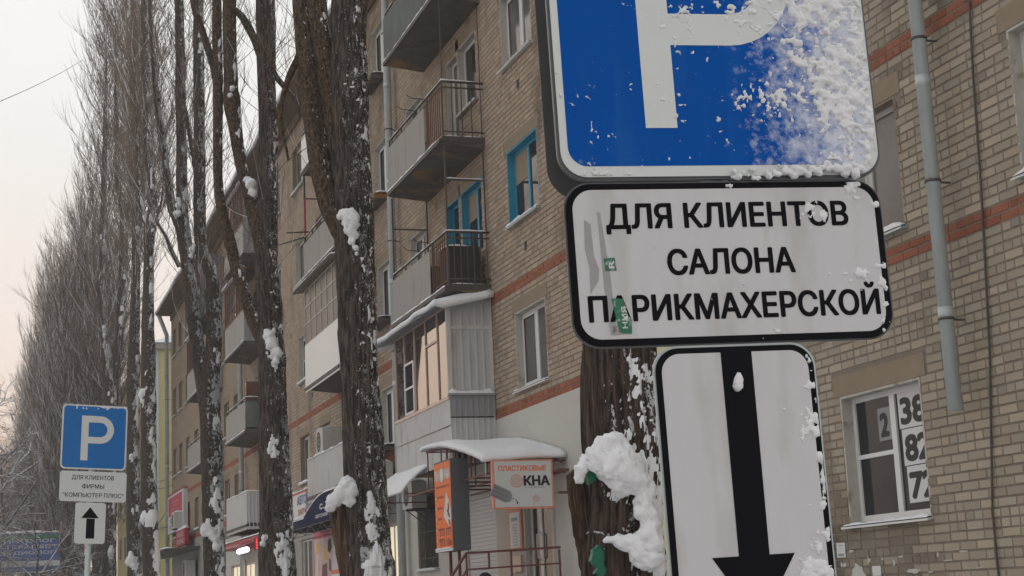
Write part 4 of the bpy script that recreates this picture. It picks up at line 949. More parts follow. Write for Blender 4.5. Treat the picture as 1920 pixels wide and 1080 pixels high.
def twig_cloud(name, limbs, parent, seed, n1, n2, l1=(1.5, 3.5), r1=.012, l2=(.4, 1.1), r2=.006, zmin=5, spread=.45, mat='twig', snow=.12, local=False, zfrac=None):
    g = np.random.default_rng(seed); pts = []
    for l in limbs:
        q = resample(l, .25); q = q[q[:, 2] > zmin]
        if len(q): pts.append(q)
    Q = np.vstack(pts)
    w = np.linspace(1, 1, len(Q)); idx = g.integers(0, len(Q), n1)
    st = Q[idx, :3]; d = rnd_h(g, n1) * spread + np.array([0, 0, 1.0]) * g.uniform(.4, 1.2, n1)[:, None]
    P1, R1 = grow(st, d, g.uniform(*l1, n1), g.uniform(.6, 1.2, n1) * r1, g, 5, .7)
    s2, d2, _ = pick(P1, g, n2)
    d2 = d2 / (np.linalg.norm(d2, axis=1, keepdims=True) + 1e-9) * .8 + rnd_h(g, n2) * .42 + np.array([0, 0, .35])
    P2, R2 = grow(s2, d2, g.uniform(*l2, n2), g.uniform(.7, 1.2, n2) * r2, g, 4, .8)
    Va, Fa, sa = strands(P1, R1); Vb, Fb, sb = strands(P2, R2)
    ma = (g.random(n1) < snow * .5).astype(int)[sa]; mb_ = (g.random(n2) < snow).astype(int)[sb]
    return np_mesh(name, np.vstack([Va, Vb]), np.vstack([Fa, Fb + len(Va)]), [M[mat], M['snow']], parent, local, np.concatenate([ma, mb_]), True, kind='stuff')

TREE_a = [
  [(4.75,11.67,-0.1,0.358), (4.75,11.67,1.78,0.303), (4.77,11.67,2.11,0.293), (4.81,11.65,2.69,0.287), (4.8,11.66,3.2,0.278), (4.82,11.65,3.59,0.276), (4.85,11.64,4.68,0.265), (4.9,11.62,6.05,0.248), (4.98,11.6,7.96,0.216), (5.055,11.581,10.96,0.13), (5.131,11.562,13.96,0.032)],
  [(4.63,11.72,1.74,0.125), (4.55,11.74,2.12,0.109), (4.52,11.75,2.41,0.105), (4.5,11.76,2.59,0.093)],
]
TREE_b = [
  [(5.04,21.52,-0.1,0.404), (5.04,21.52,2.03,0.342), (5.04,21.53,2.32,0.321), (5.01,21.53,3.78,0.262), (4.99,21.54,4.9,0.246), (4.97,21.55,6.04,0.249), (4.95,21.55,7.13,0.255), (4.94,21.56,8.72,0.255), (4.99,21.54,10.35,0.227), (5.05,21.52,12.02,0.198), (5.136,21.491,16.02,0.119), (5.222,21.463,20.02,0.03)],
  [(5,21.54,5.89,0.188), (4.97,21.55,6.51,0.167), (4.8,21.61,6.94,0.16), (4.63,21.66,7.34,0.152), (4.51,21.7,8.02,0.138), (4.44,21.73,8.75,0.139), (4.37,21.75,9.56,0.132), (4.36,21.76,9.81,0.14), (4.3,21.78,10.38,0.102), (4.28,21.78,11.64,0.079), (4.251,21.78,14.64,0.047), (4.223,21.78,17.64,0.012)],
  [(4.82,21.6,7.93,0.13), (4.71,21.64,8.73,0.147), (4.62,21.67,9.38,0.14), (4.52,21.7,10.37,0.141), (4.5,21.71,11.71,0.111), (4.469,21.726,15.21,0.066), (4.437,21.741,18.71,0.017)],
  [(4.9,21.57,2,0.218), (4.8,21.61,2.47,0.183), (4.71,21.64,2.95,0.154), (4.68,21.65,3.17,0.132)],
  [(4.36,21.75,9.68,0.054), (4.12,21.84,9.17,0.035), (4.01,21.87,8.65,0.023), (4.1,21.84,7.96,0.015)],
]
TREE_c = [
  [(5.22,29.75,-0.1,0.362), (5.22,29.75,2.24,0.306), (5.23,29.74,3.12,0.288), (5.2,29.75,4.62,0.271), (5.2,29.75,6.14,0.248), (5.16,29.77,7.69,0.21), (5.14,29.77,8.11,0.205), (5.19,29.76,10.23,0.177), (5.19,29.76,11.87,0.163), (5.19,29.76,13.53,0.175), (5.21,29.75,15.8,0.151), (5.229,29.741,19.3,0.09), (5.247,29.731,22.8,0.023)],
  [(5.18,29.76,6.24,0.172), (5.06,29.8,6.66,0.142), (4.87,29.86,7.08,0.122), (4.69,29.93,7.71,0.113), (4.58,29.96,8.14,0.113), (4.46,30,8.67,0.103), (4.32,30.05,9.31,0.093), (4.26,30.07,9.96,0.088), (4.27,30.07,11.36,0.089), (4.27,30.07,13.58,0.09), (4.28,30.07,15.85,0.075), (4.288,30.07,18.85,0.045), (4.296,30.07,21.85,0.012)],
  [(5.11,29.78,8.32,0.154), (4.93,29.84,9.07,0.134), (4.78,29.89,9.77,0.114), (4.67,29.93,10.26,0.109), (4.58,29.96,10.91,0.125), (4.53,29.98,11.46,0.147), (4.51,29.99,11.9,0.126), (4.51,29.99,13.57,0.127), (4.51,29.99,15.84,0.097), (4.51,29.99,18.84,0.058), (4.51,29.99,21.84,0.015)],
  [(5.19,29.76,11.98,0.074), (5.09,29.79,12.37,0.074), (4.98,29.83,12.7,0.063), (4.85,29.87,13.01,0.074), (4.69,29.93,13.28,0.064), (4.49,29.99,13.43,0.048)],
  [(5.24,29.74,12.3,0.063), (5.34,29.71,11.97,0.053), (5.53,29.64,11.68,0.042), (5.74,29.57,11.4,0.031), (5.79,29.55,11.07,0.021)],
  [(4.27,30.07,11.8,0.068), (4.17,30.1,12.3,0.063), (4,30.16,12.92,0.058), (3.82,30.22,13.6,0.053), (3.76,30.24,14.73,0.043), (3.68,30.267,17.23,0.026), (3.601,30.293,19.73,0.012)],
]
TREE_d = [
  [(5.3,38.65,-0.1,0.299), (5.3,38.65,2.48,0.254), (5.27,38.65,4.25,0.243), (5.23,38.67,6.17,0.239), (5.21,38.68,7.09,0.234), (5.33,38.64,8,0.183), (5.34,38.63,9.2,0.177), (5.24,38.67,10.01,0.158), (5.04,38.73,10.56,0.145), (5.03,38.74,12.75,0.14), (5.04,38.73,15.55,0.128), (5.04,38.73,17.7,0.116), (5.04,38.73,21.2,0.07), (5.04,38.73,24.7,0.017)],
  [(5.11,38.71,6.57,0.155), (5.01,38.75,7.49,0.156), (4.9,38.78,8.42,0.17), (4.81,38.81,9.49,0.177), (4.71,38.84,10.3,0.158), (4.62,38.88,10.98,0.172), (4.57,38.89,11.29,0.212), (4.61,38.88,11.8,0.146), (4.6,38.88,13.46,0.127), (4.59,38.89,15.57,0.122), (4.55,38.9,17.73,0.103), (4.511,38.91,21.23,0.062), (4.472,38.919,24.73,0.015)],
  [(4.54,38.9,11.23,0.146), (4.37,38.96,11.61,0.119), (4.27,38.99,12.37,0.093), (4.17,39.03,13.07,0.08), (4.06,39.07,14.05,0.081), (3.97,39.1,15.04,0.067), (3.89,39.13,16.46,0.054), (3.806,39.162,18.96,0.033), (3.721,39.193,21.46,0.012)],
  [(5.05,38.73,11.92,0.093), (4.93,38.77,12.61,0.06), (4.76,38.83,13.73,0.054), (4.65,38.87,14.3,0.054), (4.55,38.9,14.66,0.04)],
  [(4.54,38.9,10.04,0.053), (4.36,38.96,10.45,0.046), (4.24,39.01,10.8,0.04), (4.09,39.06,11.08,0.033), (3.99,39.09,11.29,0.027)],
]
TREE_e = [
  [(5.52,55.68,-0.1,0.33), (5.52,55.68,2.93,0.28), (5.45,55.7,5.26,0.273), (5.42,55.71,8,0.257), (5.42,55.71,10.79,0.232), (5.44,55.7,14.02,0.16), (5.5,55.68,15.08,0.226), (5.57,55.66,15.47,0.189), (5.54,55.67,16.54,0.142), (5.4,55.72,18.52,0.143), (5.33,55.74,21.52,0.135), (5.29,55.75,24.59,0.117), (5.267,55.756,27.59,0.07), (5.243,55.762,30.59,0.018)],
  [(5.48,55.69,14.99,0.113), (5.29,55.75,15.38,0.085), (5.14,55.8,16.17,0.066), (5.07,55.83,17.54,0.066), (5.009,55.856,19.54,0.04), (4.948,55.882,21.54,0.012)],
  [(5.57,55.66,15.18,0.066), (5.75,55.6,15.55,0.047), (5.88,55.55,16.03,0.038), (5.93,55.53,16.72,0.028), (5.973,55.513,17.72,0.017), (6.017,55.495,18.72,0.012)],
]
TREE_f = [
  [(5.57,62.65,-0.1,0.323), (5.57,62.65,3.11,0.273), (5.53,62.66,6.74,0.256), (5.53,62.66,10.88,0.239), (5.61,62.64,14.26,0.168), (5.65,62.62,16.63,0.18), (5.65,62.62,19.48,0.16), (5.61,62.64,22.82,0.161), (5.56,62.65,26.24,0.141), (5.534,62.655,29.24,0.085), (5.507,62.661,32.24,0.021)],
  [(5.59,62.64,16.42,0.127), (5.77,62.58,16.95,0.106), (5.89,62.54,17.71,0.085), (5.93,62.53,19.46,0.075), (5.957,62.523,21.46,0.045), (5.985,62.516,23.46,0.012)],
]
TREE_g = [
  [(5.29,71.35,-0.1,0.352), (5.29,71.35,3.35,0.298), (5.28,71.35,7.47,0.29), (5.29,71.35,10.74,0.281), (5.22,71.37,12.4,0.259), (5.05,71.43,14.08,0.189), (4.91,71.47,15.53,0.154), (4.95,71.46,17.96,0.143), (5.03,71.44,21.92,0.121), (5.066,71.431,24.92,0.072), (5.103,71.422,27.92,0.018)],
  [(5.31,71.34,11.09,0.188), (5.51,71.27,12.39,0.153), (5.73,71.2,14.53,0.166), (5.83,71.16,17.43,0.167), (5.85,71.16,19.03,0.168), (5.67,71.22,20.15,0.12), (5.57,71.25,21.9,0.109), (5.52,71.27,24.42,0.097), (5.49,71.282,26.92,0.058), (5.46,71.294,29.42,0.015)],
  [(5.88,71.15,18.9,0.132), (6.1,71.07,19.51,0.108), (6.17,71.05,20.87,0.096), (6.15,71.06,23.12,0.085), (6.137,71.067,25.62,0.051), (6.123,71.073,28.12,0.013)],
]
SNOW_a = [
  [(4.59,11.3,2.76,0.104), (4.51,11.33,2.7,0.096), (4.44,11.35,2.66,0.08), (4.65,11.28,2.65,0.104), (4.58,11.3,2.58,0.137), (4.69,11.26,2.55,0.112), (4.65,11.28,2.47,0.088), (4.76,11.24,2.47,0.08), (4.78,11.23,2.33,0.072), (4.8,11.23,2.22,0.08), (4.81,11.22,2.08,0.088), (4.82,11.22,2,0.096)],
  [(4.52,11.32,2.05,0.032), (4.59,11.3,2.04,0.048), (4.66,11.27,2.03,0.056), (4.74,11.25,2.01,0.08), (4.72,11.26,1.93,0.064), (4.82,11.22,1.9,0.088), (4.62,11.29,2,0.04), (4.75,11.24,1.87,0.048)],
  [(4.36,11.38,2.59,0.052), (4.33,11.39,2.53,0.04), (4.38,11.37,2.64,0.048), (4.41,11.36,2.66,0.032)],
  [(4.84,11.21,3.16,0.072), (4.86,11.21,3.24,0.052), (4.89,11.2,3.07,0.068), (4.83,11.22,3.04,0.048)],
  [(4.42,11.35,2.41,0.024), (4.44,11.35,2.36,0.02), (4.41,11.36,2.32,0.024)],
]
SNOW_b = [
  [(4.7,21.21,3.28,0.085), (4.62,21.24,3.14,0.1), (4.54,21.26,3.05,0.085), (4.76,21.19,3.17,0.085), (4.48,21.28,2.97,0.05), (4.72,21.2,3.03,0.071)],
  [(4.71,21.21,7.01,0.057), (4.79,21.18,7.03,0.071), (4.86,21.16,7.02,0.071), (4.91,21.14,6.97,0.05), (4.8,21.18,6.92,0.085), (4.87,21.15,6.89,0.078), (4.82,21.17,6.8,0.078), (4.88,21.15,6.72,0.057), (4.85,21.16,6.63,0.05), (4.89,21.15,6.54,0.036), (4.9,21.14,6.45,0.028)],
  [(5.03,21.1,3.05,0.085), (5.01,21.1,2.87,0.1), (5.02,21.1,2.66,0.093), (4.95,21.13,2.55,0.064), (5.1,21.07,2.69,0.064)],
  [(5.05,21.09,2.37,0.085), (5.11,21.07,2.16,0.107), (5.01,21.11,2.09,0.1), (5.18,21.05,2.26,0.064)],
  [(4.8,21.17,2.7,0.043), (4.79,21.18,2.56,0.036)],
  [(5.15,21.06,3.44,0.05), (5.12,21.07,3.26,0.043)],
  [(4.56,21.26,7.94,0.043), (4.54,21.26,8.06,0.036)],
  [(4.97,21.12,8.47,0.036)],
  [(5.13,21.06,3.8,0.043)],
  [(4.67,21.22,8.99,0.043), (4.7,21.21,8.83,0.036)],
  [(4.73,21.2,10.03,0.071), (4.73,21.2,9.79,0.071), (4.75,21.19,9.47,0.064), (4.77,21.19,9.23,0.064), (4.78,21.18,8.99,0.064), (4.81,21.17,8.75,0.05)],
]
SNOW_c = [
  [(5.11,29.46,6.7,0.088), (5.15,29.45,6.55,0.107), (5.24,29.41,6.39,0.097), (5.22,29.42,6.21,0.068), (5.06,29.48,6.79,0.058)],
  [(4.81,29.56,9.68,0.088), (4.84,29.55,9.52,0.078), (4.75,29.58,9.79,0.058)],
  [(5.15,29.45,4.69,0.078), (5.14,29.45,4.61,0.088), (5.18,29.44,4.72,0.058)],
  [(5.33,29.39,2.86,0.097), (5.35,29.38,2.66,0.107), (5.28,29.4,2.76,0.088), (5.32,29.39,2.47,0.078), (5.35,29.38,2.31,0.088)],
  [(4.96,29.51,2.94,0.049), (4.93,29.52,2.83,0.049)],
  [(4.5,29.67,11.63,0.049), (4.46,29.68,11.49,0.049)],
  [(4.54,29.65,8.38,0.058), (4.6,29.63,8.28,0.049), (4.51,29.67,8.47,0.039)],
  [(5.26,29.41,4.18,0.039)],
]
SNOW_d = [
  [(5.1,38.39,3.6,0.1), (5.02,38.42,3.51,0.088), (5.18,38.36,3.47,0.088), (5.26,38.34,3.34,0.088), (5.31,38.32,3.15,0.088)],
  [(5.22,38.35,4.63,0.088), (5.25,38.34,4.48,0.075)],
  [(5.27,38.33,4.16,0.075), (5.32,38.32,4.03,0.063)],
  [(4.47,38.6,11.32,0.088), (4.48,38.6,11.52,0.075), (4.5,38.6,11.66,0.063)],
  [(4.81,38.49,10.39,0.075), (4.78,38.5,10.23,0.063), (4.85,38.48,10.49,0.05)],
]
SNOW_e = [
  [(5.26,55.55,4.86,0.107), (5.36,55.51,4.8,0.09), (5.5,55.47,4.88,0.107), (5.19,55.57,4.76,0.072)],
  [(5.16,55.58,9.1,0.09), (5.23,55.56,8.87,0.09)],
  [(5.55,55.45,15.41,0.09)],
  [(5.4,55.5,8.53,0.072)],
]
SNOW_f = [
  [(5.41,62.38,3.75,0.14), (5.31,62.41,3.61,0.12), (5.51,62.35,3.5,0.1)],
  [(5.43,62.37,7.64,0.08)],
  [(5.64,62.3,16.6,0.08)],
]
SNOW_g = [
  [(4.99,71.13,14.15,0.091), (5.01,71.12,13.79,0.091), (5.01,71.12,13.43,0.068)],
  [(5.83,70.84,19.02,0.091)],
  [(5.33,71.01,4.36,0.114)],
]


def poplar(limbs, snow, name, label, mats, nr, ds, amp, fa, fz, cloud=None, res=.03, heaps=None, stub=None, crust=None):
    b = limbs[0][0]; t = thing('poplar', label, 'tree', (b[0], b[1], 0), group='old poplars in a row along the pavement')
    for i, l in enumerate(limbs):
        k = 1.0 if i == 0 else .6; nm = 'trunk' if i == 0 else 'branch'; mt = mats[0] if i == 0 else mats[1]
        if stub is not None and i == stub: nm, mt = 'broken_stub', 'stub'
        a_ = amp * (1.0 if i == 0 or nm == 'broken_stub' else .35)
        limb_obj(nm, l, mt, t, max(8, int(nr * (k if len(l) > 3 else .6))), ds * (1 if i == 0 else .8), a_, 3.7 * i + len(limbs), fa, fz)
        if crust and i in crust[0]: limb_crust(l, t, max(8, int(nr * (k if len(l) > 3 else .6))), ds * (1 if i == 0 else .8), a_, 3.7 * i + len(limbs), fa, fz, [b for g in snow for b in g], **crust[3])
    hs = [g for j, g in enumerate(snow) if heaps is None or j in heaps]
    for g in hs: snow_heap('snow', [g], t, res)
    if cloud: twig_cloud('twigs', limbs if 'limbs' not in cloud else cloud.pop('limbs'), t, **cloud)
    return t
ta = poplar(TREE_a, SNOW_a, 'a', 'thickest nearest poplar with deep snow heap, sawn stub and green paint, behind the big sign', ('bark_near', 'bark_brown'), 170, .024, .085, 5.5, .40,
            dict(seed=1, n1=60, n2=300, zmin=9, l1=(1, 2.5)), .018, stub=1, heaps=(0, 1, 2), crust=((0, 1), 170, .024, dict(thr=1.13, thick=.014, fr=24, zr=(1.2, 6.5), dirw=.38)))
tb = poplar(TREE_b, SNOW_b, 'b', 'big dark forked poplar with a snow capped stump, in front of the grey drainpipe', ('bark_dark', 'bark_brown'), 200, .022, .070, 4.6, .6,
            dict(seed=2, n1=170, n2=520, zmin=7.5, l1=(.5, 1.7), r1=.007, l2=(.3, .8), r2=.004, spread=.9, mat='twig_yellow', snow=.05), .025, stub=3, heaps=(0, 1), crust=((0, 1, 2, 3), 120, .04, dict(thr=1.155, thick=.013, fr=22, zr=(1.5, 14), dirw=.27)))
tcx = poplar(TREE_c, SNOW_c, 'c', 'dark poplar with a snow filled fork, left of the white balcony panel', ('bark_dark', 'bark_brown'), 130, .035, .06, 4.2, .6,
            dict(seed=3, n1=300, n2=1000, zmin=7, l1=(.6, 2.0), r1=.008, l2=(.3, .9), r2=.0045, spread=.8, snow=.06), .03, heaps=(0, 1, 4, 5), crust=((0, 1, 2), 90, .055, dict(thr=1.13, thick=.015, fr=18, zr=(1.5, 16), dirw=.25)))
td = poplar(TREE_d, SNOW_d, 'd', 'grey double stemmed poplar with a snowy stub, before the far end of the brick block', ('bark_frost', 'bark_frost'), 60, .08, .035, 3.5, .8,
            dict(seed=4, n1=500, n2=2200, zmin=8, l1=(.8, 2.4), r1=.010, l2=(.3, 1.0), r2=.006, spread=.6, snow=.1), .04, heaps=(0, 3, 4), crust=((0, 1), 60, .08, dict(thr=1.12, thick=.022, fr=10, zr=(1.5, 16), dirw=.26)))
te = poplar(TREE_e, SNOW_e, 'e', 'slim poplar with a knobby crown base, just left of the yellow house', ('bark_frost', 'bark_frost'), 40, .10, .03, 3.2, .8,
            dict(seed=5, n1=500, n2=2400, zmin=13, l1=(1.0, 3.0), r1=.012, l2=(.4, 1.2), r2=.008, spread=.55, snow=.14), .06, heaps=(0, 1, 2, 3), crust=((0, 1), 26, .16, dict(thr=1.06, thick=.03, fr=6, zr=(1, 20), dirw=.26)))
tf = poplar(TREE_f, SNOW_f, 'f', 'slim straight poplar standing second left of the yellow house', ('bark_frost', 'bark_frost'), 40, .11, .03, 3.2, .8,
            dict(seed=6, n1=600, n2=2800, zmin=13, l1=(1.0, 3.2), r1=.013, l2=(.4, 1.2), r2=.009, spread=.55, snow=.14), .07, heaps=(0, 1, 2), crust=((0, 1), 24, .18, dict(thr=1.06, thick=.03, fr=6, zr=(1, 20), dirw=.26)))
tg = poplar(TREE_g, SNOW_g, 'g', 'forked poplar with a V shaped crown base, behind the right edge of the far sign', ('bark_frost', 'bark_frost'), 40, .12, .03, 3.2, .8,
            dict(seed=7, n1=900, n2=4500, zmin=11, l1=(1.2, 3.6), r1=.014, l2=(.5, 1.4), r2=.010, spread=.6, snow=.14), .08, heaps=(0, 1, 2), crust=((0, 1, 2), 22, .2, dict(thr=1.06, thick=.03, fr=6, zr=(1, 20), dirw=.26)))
# green paint patches on the nearest trunk
def paint_patch(c, rad, nm):
    m = MB(); n = 16
    pts = [(c[0] + rad * math.cos(a) * (.5 + .75 * mnoise.noise((math.cos(a) * 2.2, math.sin(a) * 2.2, c[2] * 5))) * .7, c[1] - rad * .15, c[2] + rad * math.sin(a) * (1 + .8 * mnoise.noise((math.sin(a) * 2.2, 2 + math.cos(a), c[2])))) for a in np.linspace(0, 2 * math.pi, n, endpoint=False)]
    m.add(pts + [(x, y + .06, z) for x, y, z in pts], [tuple(range(n))] + [(i, (i + 1) % n, (i + 1) % n + n, i + n) for i in range(n)]); return m.build(nm, M['green_paint'], ta)
paint_patch((4.43, 11.40, 2.57), .12, 'paint_patch'); paint_patch((4.47, 11.44, 1.90), .13, 'paint_patch')


# dense poplars further down the row -----------------------------------------
def far_poplar(seed, height, name):
    g = np.random.default_rng(seed); t = bpy.data.objects.new('poplar', None); col.objects.link(t); WM[t.name] = Matrix()
    tr = [(0, 0, -.1, .34), (0, 0, 2, .29), (g.normal(0, .06), g.normal(0, .06), 6, .24), (g.normal(0, .12), g.normal(0, .12), 10, .16), (g.normal(0, .15), g.normal(0, .15), height * .75, .08), (0, 0, height, .02)]
    limb_obj('trunk', tr, 'bark_frost', t, 16, .3, .03, seed, 3, .8, True)
    limbs = [tr]
    V_, F_ = [], []; off = 0
    for i in range(13):
        z = g.uniform(3.2, 10.5); a = g.uniform(0, 2 * np.pi); o = g.uniform(.55, 1.5); h = height * g.uniform(.72, 1.0) * (.8 + .2 * (1.5 - o)); r = g.uniform(.06, .12)
        c, s = math.cos(a), math.sin(a)
        l = [(0, 0, z, r), (c * o * .45, s * o * .45, z + .7, r * .95), (c * o * .8, s * o * .8, z + 2.2, r * .85), (c * o + g.normal(0, .1), s * o + g.normal(0, .1), (z + h) / 2 + 1, r * .6), (c * o * .9, s * o * .9, h, .015)]
        limbs.append(l); v, f = limb_geo(l, 6, .4, .01, seed + i); v2 = np.vstack([f[:, [0, 1, 2]], f[:, [0, 2, 3]]]); v2 = v2[(v2[:, 0] != v2[:, 2]) & (v2[:, 1] != v2[:, 2]) & (v2[:, 0] != v2[:, 1])]
        V_.append(v); F_.append(v2 + off); off += len(v)
    np_mesh('limbs', np.vstack(V_), np.vstack(F_), M['bark_frost'], t, True)
    twig_cloud('twigs', limbs, t, seed + 50, 1700, 14500, (1.4, 3.8), .014, (.3, 1.1), .0098, 5.0, .32, 'twig', .22, True)
    return t
def copy_tree(o, loc, rz, s):
    c = o.copy(); col.objects.link(c); c.location = loc; c.rotation_euler = (0, 0, rz); c.scale = (s, s, s)
    for ch in o.children:
        d = ch.copy(); col.objects.link(d); d.parent = c
    return c
protos = [far_poplar(101, 23.5, 'p'), far_poplar(202, 22.0, 'p'), far_poplar(303, 24.5, 'p'), far_poplar(404, 21.5, 'p'), far_poplar(505, 23.0, 'p')]
rt = random.Random(3)
spots = [(5.2, 77.5), (4.6, 85), (5.3, 92), (4.7, 99.5), (5.2, 107), (4.7, 114.5), (5.2, 122), (4.8, 131), (5.1, 140), (4.8, 150), (5.2, 161), (4.9, 173), (5, 186), (5, 200)]
for i, (x, y) in enumerate(spots):
    o = protos[i] if i < 5 else copy_tree(protos[i % 5], (0, 0, 0), 0, 1)
    o.location = (x, y, 0); o.rotation_euler = (rt.uniform(-.03, .03), rt.uniform(-.03, .03), rt.uniform(0, 6.28)); s = rt.uniform(.88, 1.06); o.scale = (s * rt.uniform(.9, 1.15), s, s * rt.uniform(.94, 1.06))
    tag(o, 'tall bare poplar with a dense broom of upright twigs, far down the row', 'tree', 'dense poplars in the far part of the row')
# snow laden broad trees at the far left ---------------------------------------
def broad_tree(seed, height):
    g = np.random.default_rng(seed); t = bpy.data.objects.new('snowy_tree', None); col.objects.link(t); WM[t.name] = Matrix()
    tr = [(0, 0, -.1, .24), (.1, 0, height * .22, .19), (g.normal(0, .3), g.normal(0, .3), height * .5, .13), (g.normal(0, .5), g.normal(0, .5), height * .8, .04)]
    limb_obj('trunk', tr, 'bark_frost', t, 12, .3, .02, seed, 3, .8, True)
    q = resample(tr, .2); q = q[q[:, 2] > height * .2]; n0 = 16
    st = q[g.integers(0, len(q), n0), :3]; d = rnd_h(g, n0) + np.array([0, 0, .8]) * g.uniform(.3, 1.4, n0)[:, None]
    P0, R0 = grow(st, d, g.uniform(.28, .55, n0) * height, g.uniform(.04, .075, n0), g, 8, -.25, .12)
    s1, d1, _ = pick(P0, g, 150); P1, R1 = grow(s1, d1 / np.linalg.norm(d1, axis=1, keepdims=True) + rnd_h(g, 150) * .8, g.uniform(.8, 2.6, 150), g.uniform(.016, .03, 150), g, 6, -.4, .2)
    s2, d2, _ = pick(P1, g, 1500); P2, R2 = grow(s2, d2 / np.linalg.norm(d2, axis=1, keepdims=True) + rnd_h(g, 1500) * .9, g.uniform(.4, 1.3, 1500), g.uniform(.009, .015, 1500), g, 4, -.3, .2)
    s3, d3, _ = pick(P2, g, 3800); P3, R3 = grow(s3, d3 / np.linalg.norm(d3, axis=1, keepdims=True) + rnd_h(g, 3800) * .9, g.uniform(.2, .7, 3800), g.uniform(.006, .010, 3800), g, 3, -.2, .2)
    Vs, Fs = [], []; off = 0
    for P, Rr in ((P0, R0), (P1, R1)):
        v, f, _ = strands(P, Rr, 5); Vs.append(v); Fs.append(f + off); off += len(v)
    np_mesh('limbs', np.vstack(Vs), np.vstack(Fs), M['bark_frost'], t, True)
    Vs, Fs, Ms = [], [], []; off = 0
    for P, Rr in ((P2, R2), (P3, R3)):
        v, f, s = strands(P, Rr, 3); Vs.append(v); Fs.append(f + off); off += len(v); Ms.append((g.random(len(P)) < .2).astype(int)[s])
    np_mesh('twigs', np.vstack(Vs), np.vstack(Fs), [M['twig_warm'], M['snow']], t, True, np.concatenate(Ms), kind='stuff')
    up = np.array([0, 0, 1.0]); Vs, Fs = [], []; off = 0                      # snow lying along the limbs
    for P, Rr in ((P0, R0), (P1, R1)):
        v, f, _ = strands(P + up * (Rr[:, :, None] * .9), Rr * .85, 5); Vs.append(v); Fs.append(f + off); off += len(v)
    np_mesh('branch_snow', np.vstack(Vs), np.vstack(Fs), M['snow'], t, True)
    return t
bp_ = [broad_tree(11, 13.5), broad_tree(22, 12), broad_tree(33, 14.5)]
bs = [(-.35, 66), (2.15, 69), (-1.6, 101), (-.6, 88), (1.6, 93), (.9, 108), (2.6, 103), (-3.2, 118), (-.3, 121), (2.2, 128), (-4.5, 136), (-1.5, 144), (1.2, 152)]
for i, (x, y) in enumerate(bs):
    o = bp_[i] if i < 3 else copy_tree(bp_[i % 3], (0, 0, 0), 0, 1)
    o.location = (x, y, 0); o.rotation_euler = (0, 0, rt.uniform(0, 6.28)); s = rt.uniform(.85, 1.1) * (.60 if y < 75 else 1); o.scale = (s, s, s)
    tag(o, 'spreading bare tree with arching snow laden branches around the blue billboard', 'tree', 'snow laden trees around the billboard')
# ================================================================== THE BIG SIGN POST
def sheet_snow(name, x0, x1, z0, z1, dens, parent, y=-.006, step=.0028, hmax=.012, seed=0, shape=None, fr=42):
    """snow stuck to an upright plate: a lumpy height field kept only where snow lies"""
    xs = np.arange(x0, x1, step); zs = np.arange(z0, z1, step); X, Z = np.meshgrid(xs, zs, indexing='ij')
    n = fbm(X * fr, Z * fr, X * 0 + seed, 4); n2 = fbm(X * 11, Z * 11, X * 0 + seed + 5, 2)
    h = n * .95 + n2 * .5 + dens(X, Z) - 1.0
    if shape is not None: h = np.where(shape(X, Z), h, -1)
    hh = np.clip(h, -.02, .5); Y = y - np.clip(hh, 0, 1) ** .75 * hmax * 2.4
    a, b = X.shape; i, j = np.meshgrid(np.arange(a - 1), np.arange(b - 1), indexing='ij')
    hm = np.maximum.reduce([h[:-1, :-1], h[1:, :-1], h[:-1, 1:], h[1:, 1:]]); k = hm > 0
    q = (i * b + j)[k]; F = np.stack([q, q + b, q + b + 1, q + 1], -1); V = np.stack([X, np.where(h > 0, Y, y + .004), Z], -1).reshape(-1, 3)
    used, inv = np.unique(F, return_inverse=True)
    o = np_mesh(name, V[used], inv.reshape(F.shape), M['snow'], parent, True, kind='stuff'); return o
TH, PH = 0.1106, 0.0209
def sign_rot(th, ph):      # panel x axis turned by -th about Z, tilted by ph in its own plane
    x = Vector((math.cos(th), -math.sin(th), 0)); y = Vector((math.sin(th), math.cos(th), 0)); z = Vector((0, 0, 1))
    x2 = math.cos(ph) * x + math.sin(ph) * z; z2 = -math.sin(ph) * x + math.cos(ph) * z
    return Matrix((x2, y, z2)).transposed()
def place(o, c, rot):
    m = rot.to_4x4(); m.translation = c; o.matrix_world = m; o.location = c; o.rotation_euler = rot.to_euler(); WM[o.name] = m
SC = Vector((1.4855, 2.9447, 2.3212))
sg = thing('parking_sign', 'big snow crusted blue parking sign close up, with hairdresser notice and down arrow plates', 'road sign', tuple(SC))
place(sg, SC, sign_rot(TH, PH))
pl_ = MB(); pl_.tube([(0, .055, -2.6), (0, .055, .95)], .030, 16)
post = pl_.build('post', M['galv'], sg, True)
br_ = MB()
for z in (.10, -.10, .34, .74, -.36, -.74): br_.box(-.16, .16, .0045, .022, z - .015, z + .015); br_.box(-.04, .04, .022, .09, z - .012, z + .012)
br_.build('bracket', M['galv'], sg, True)
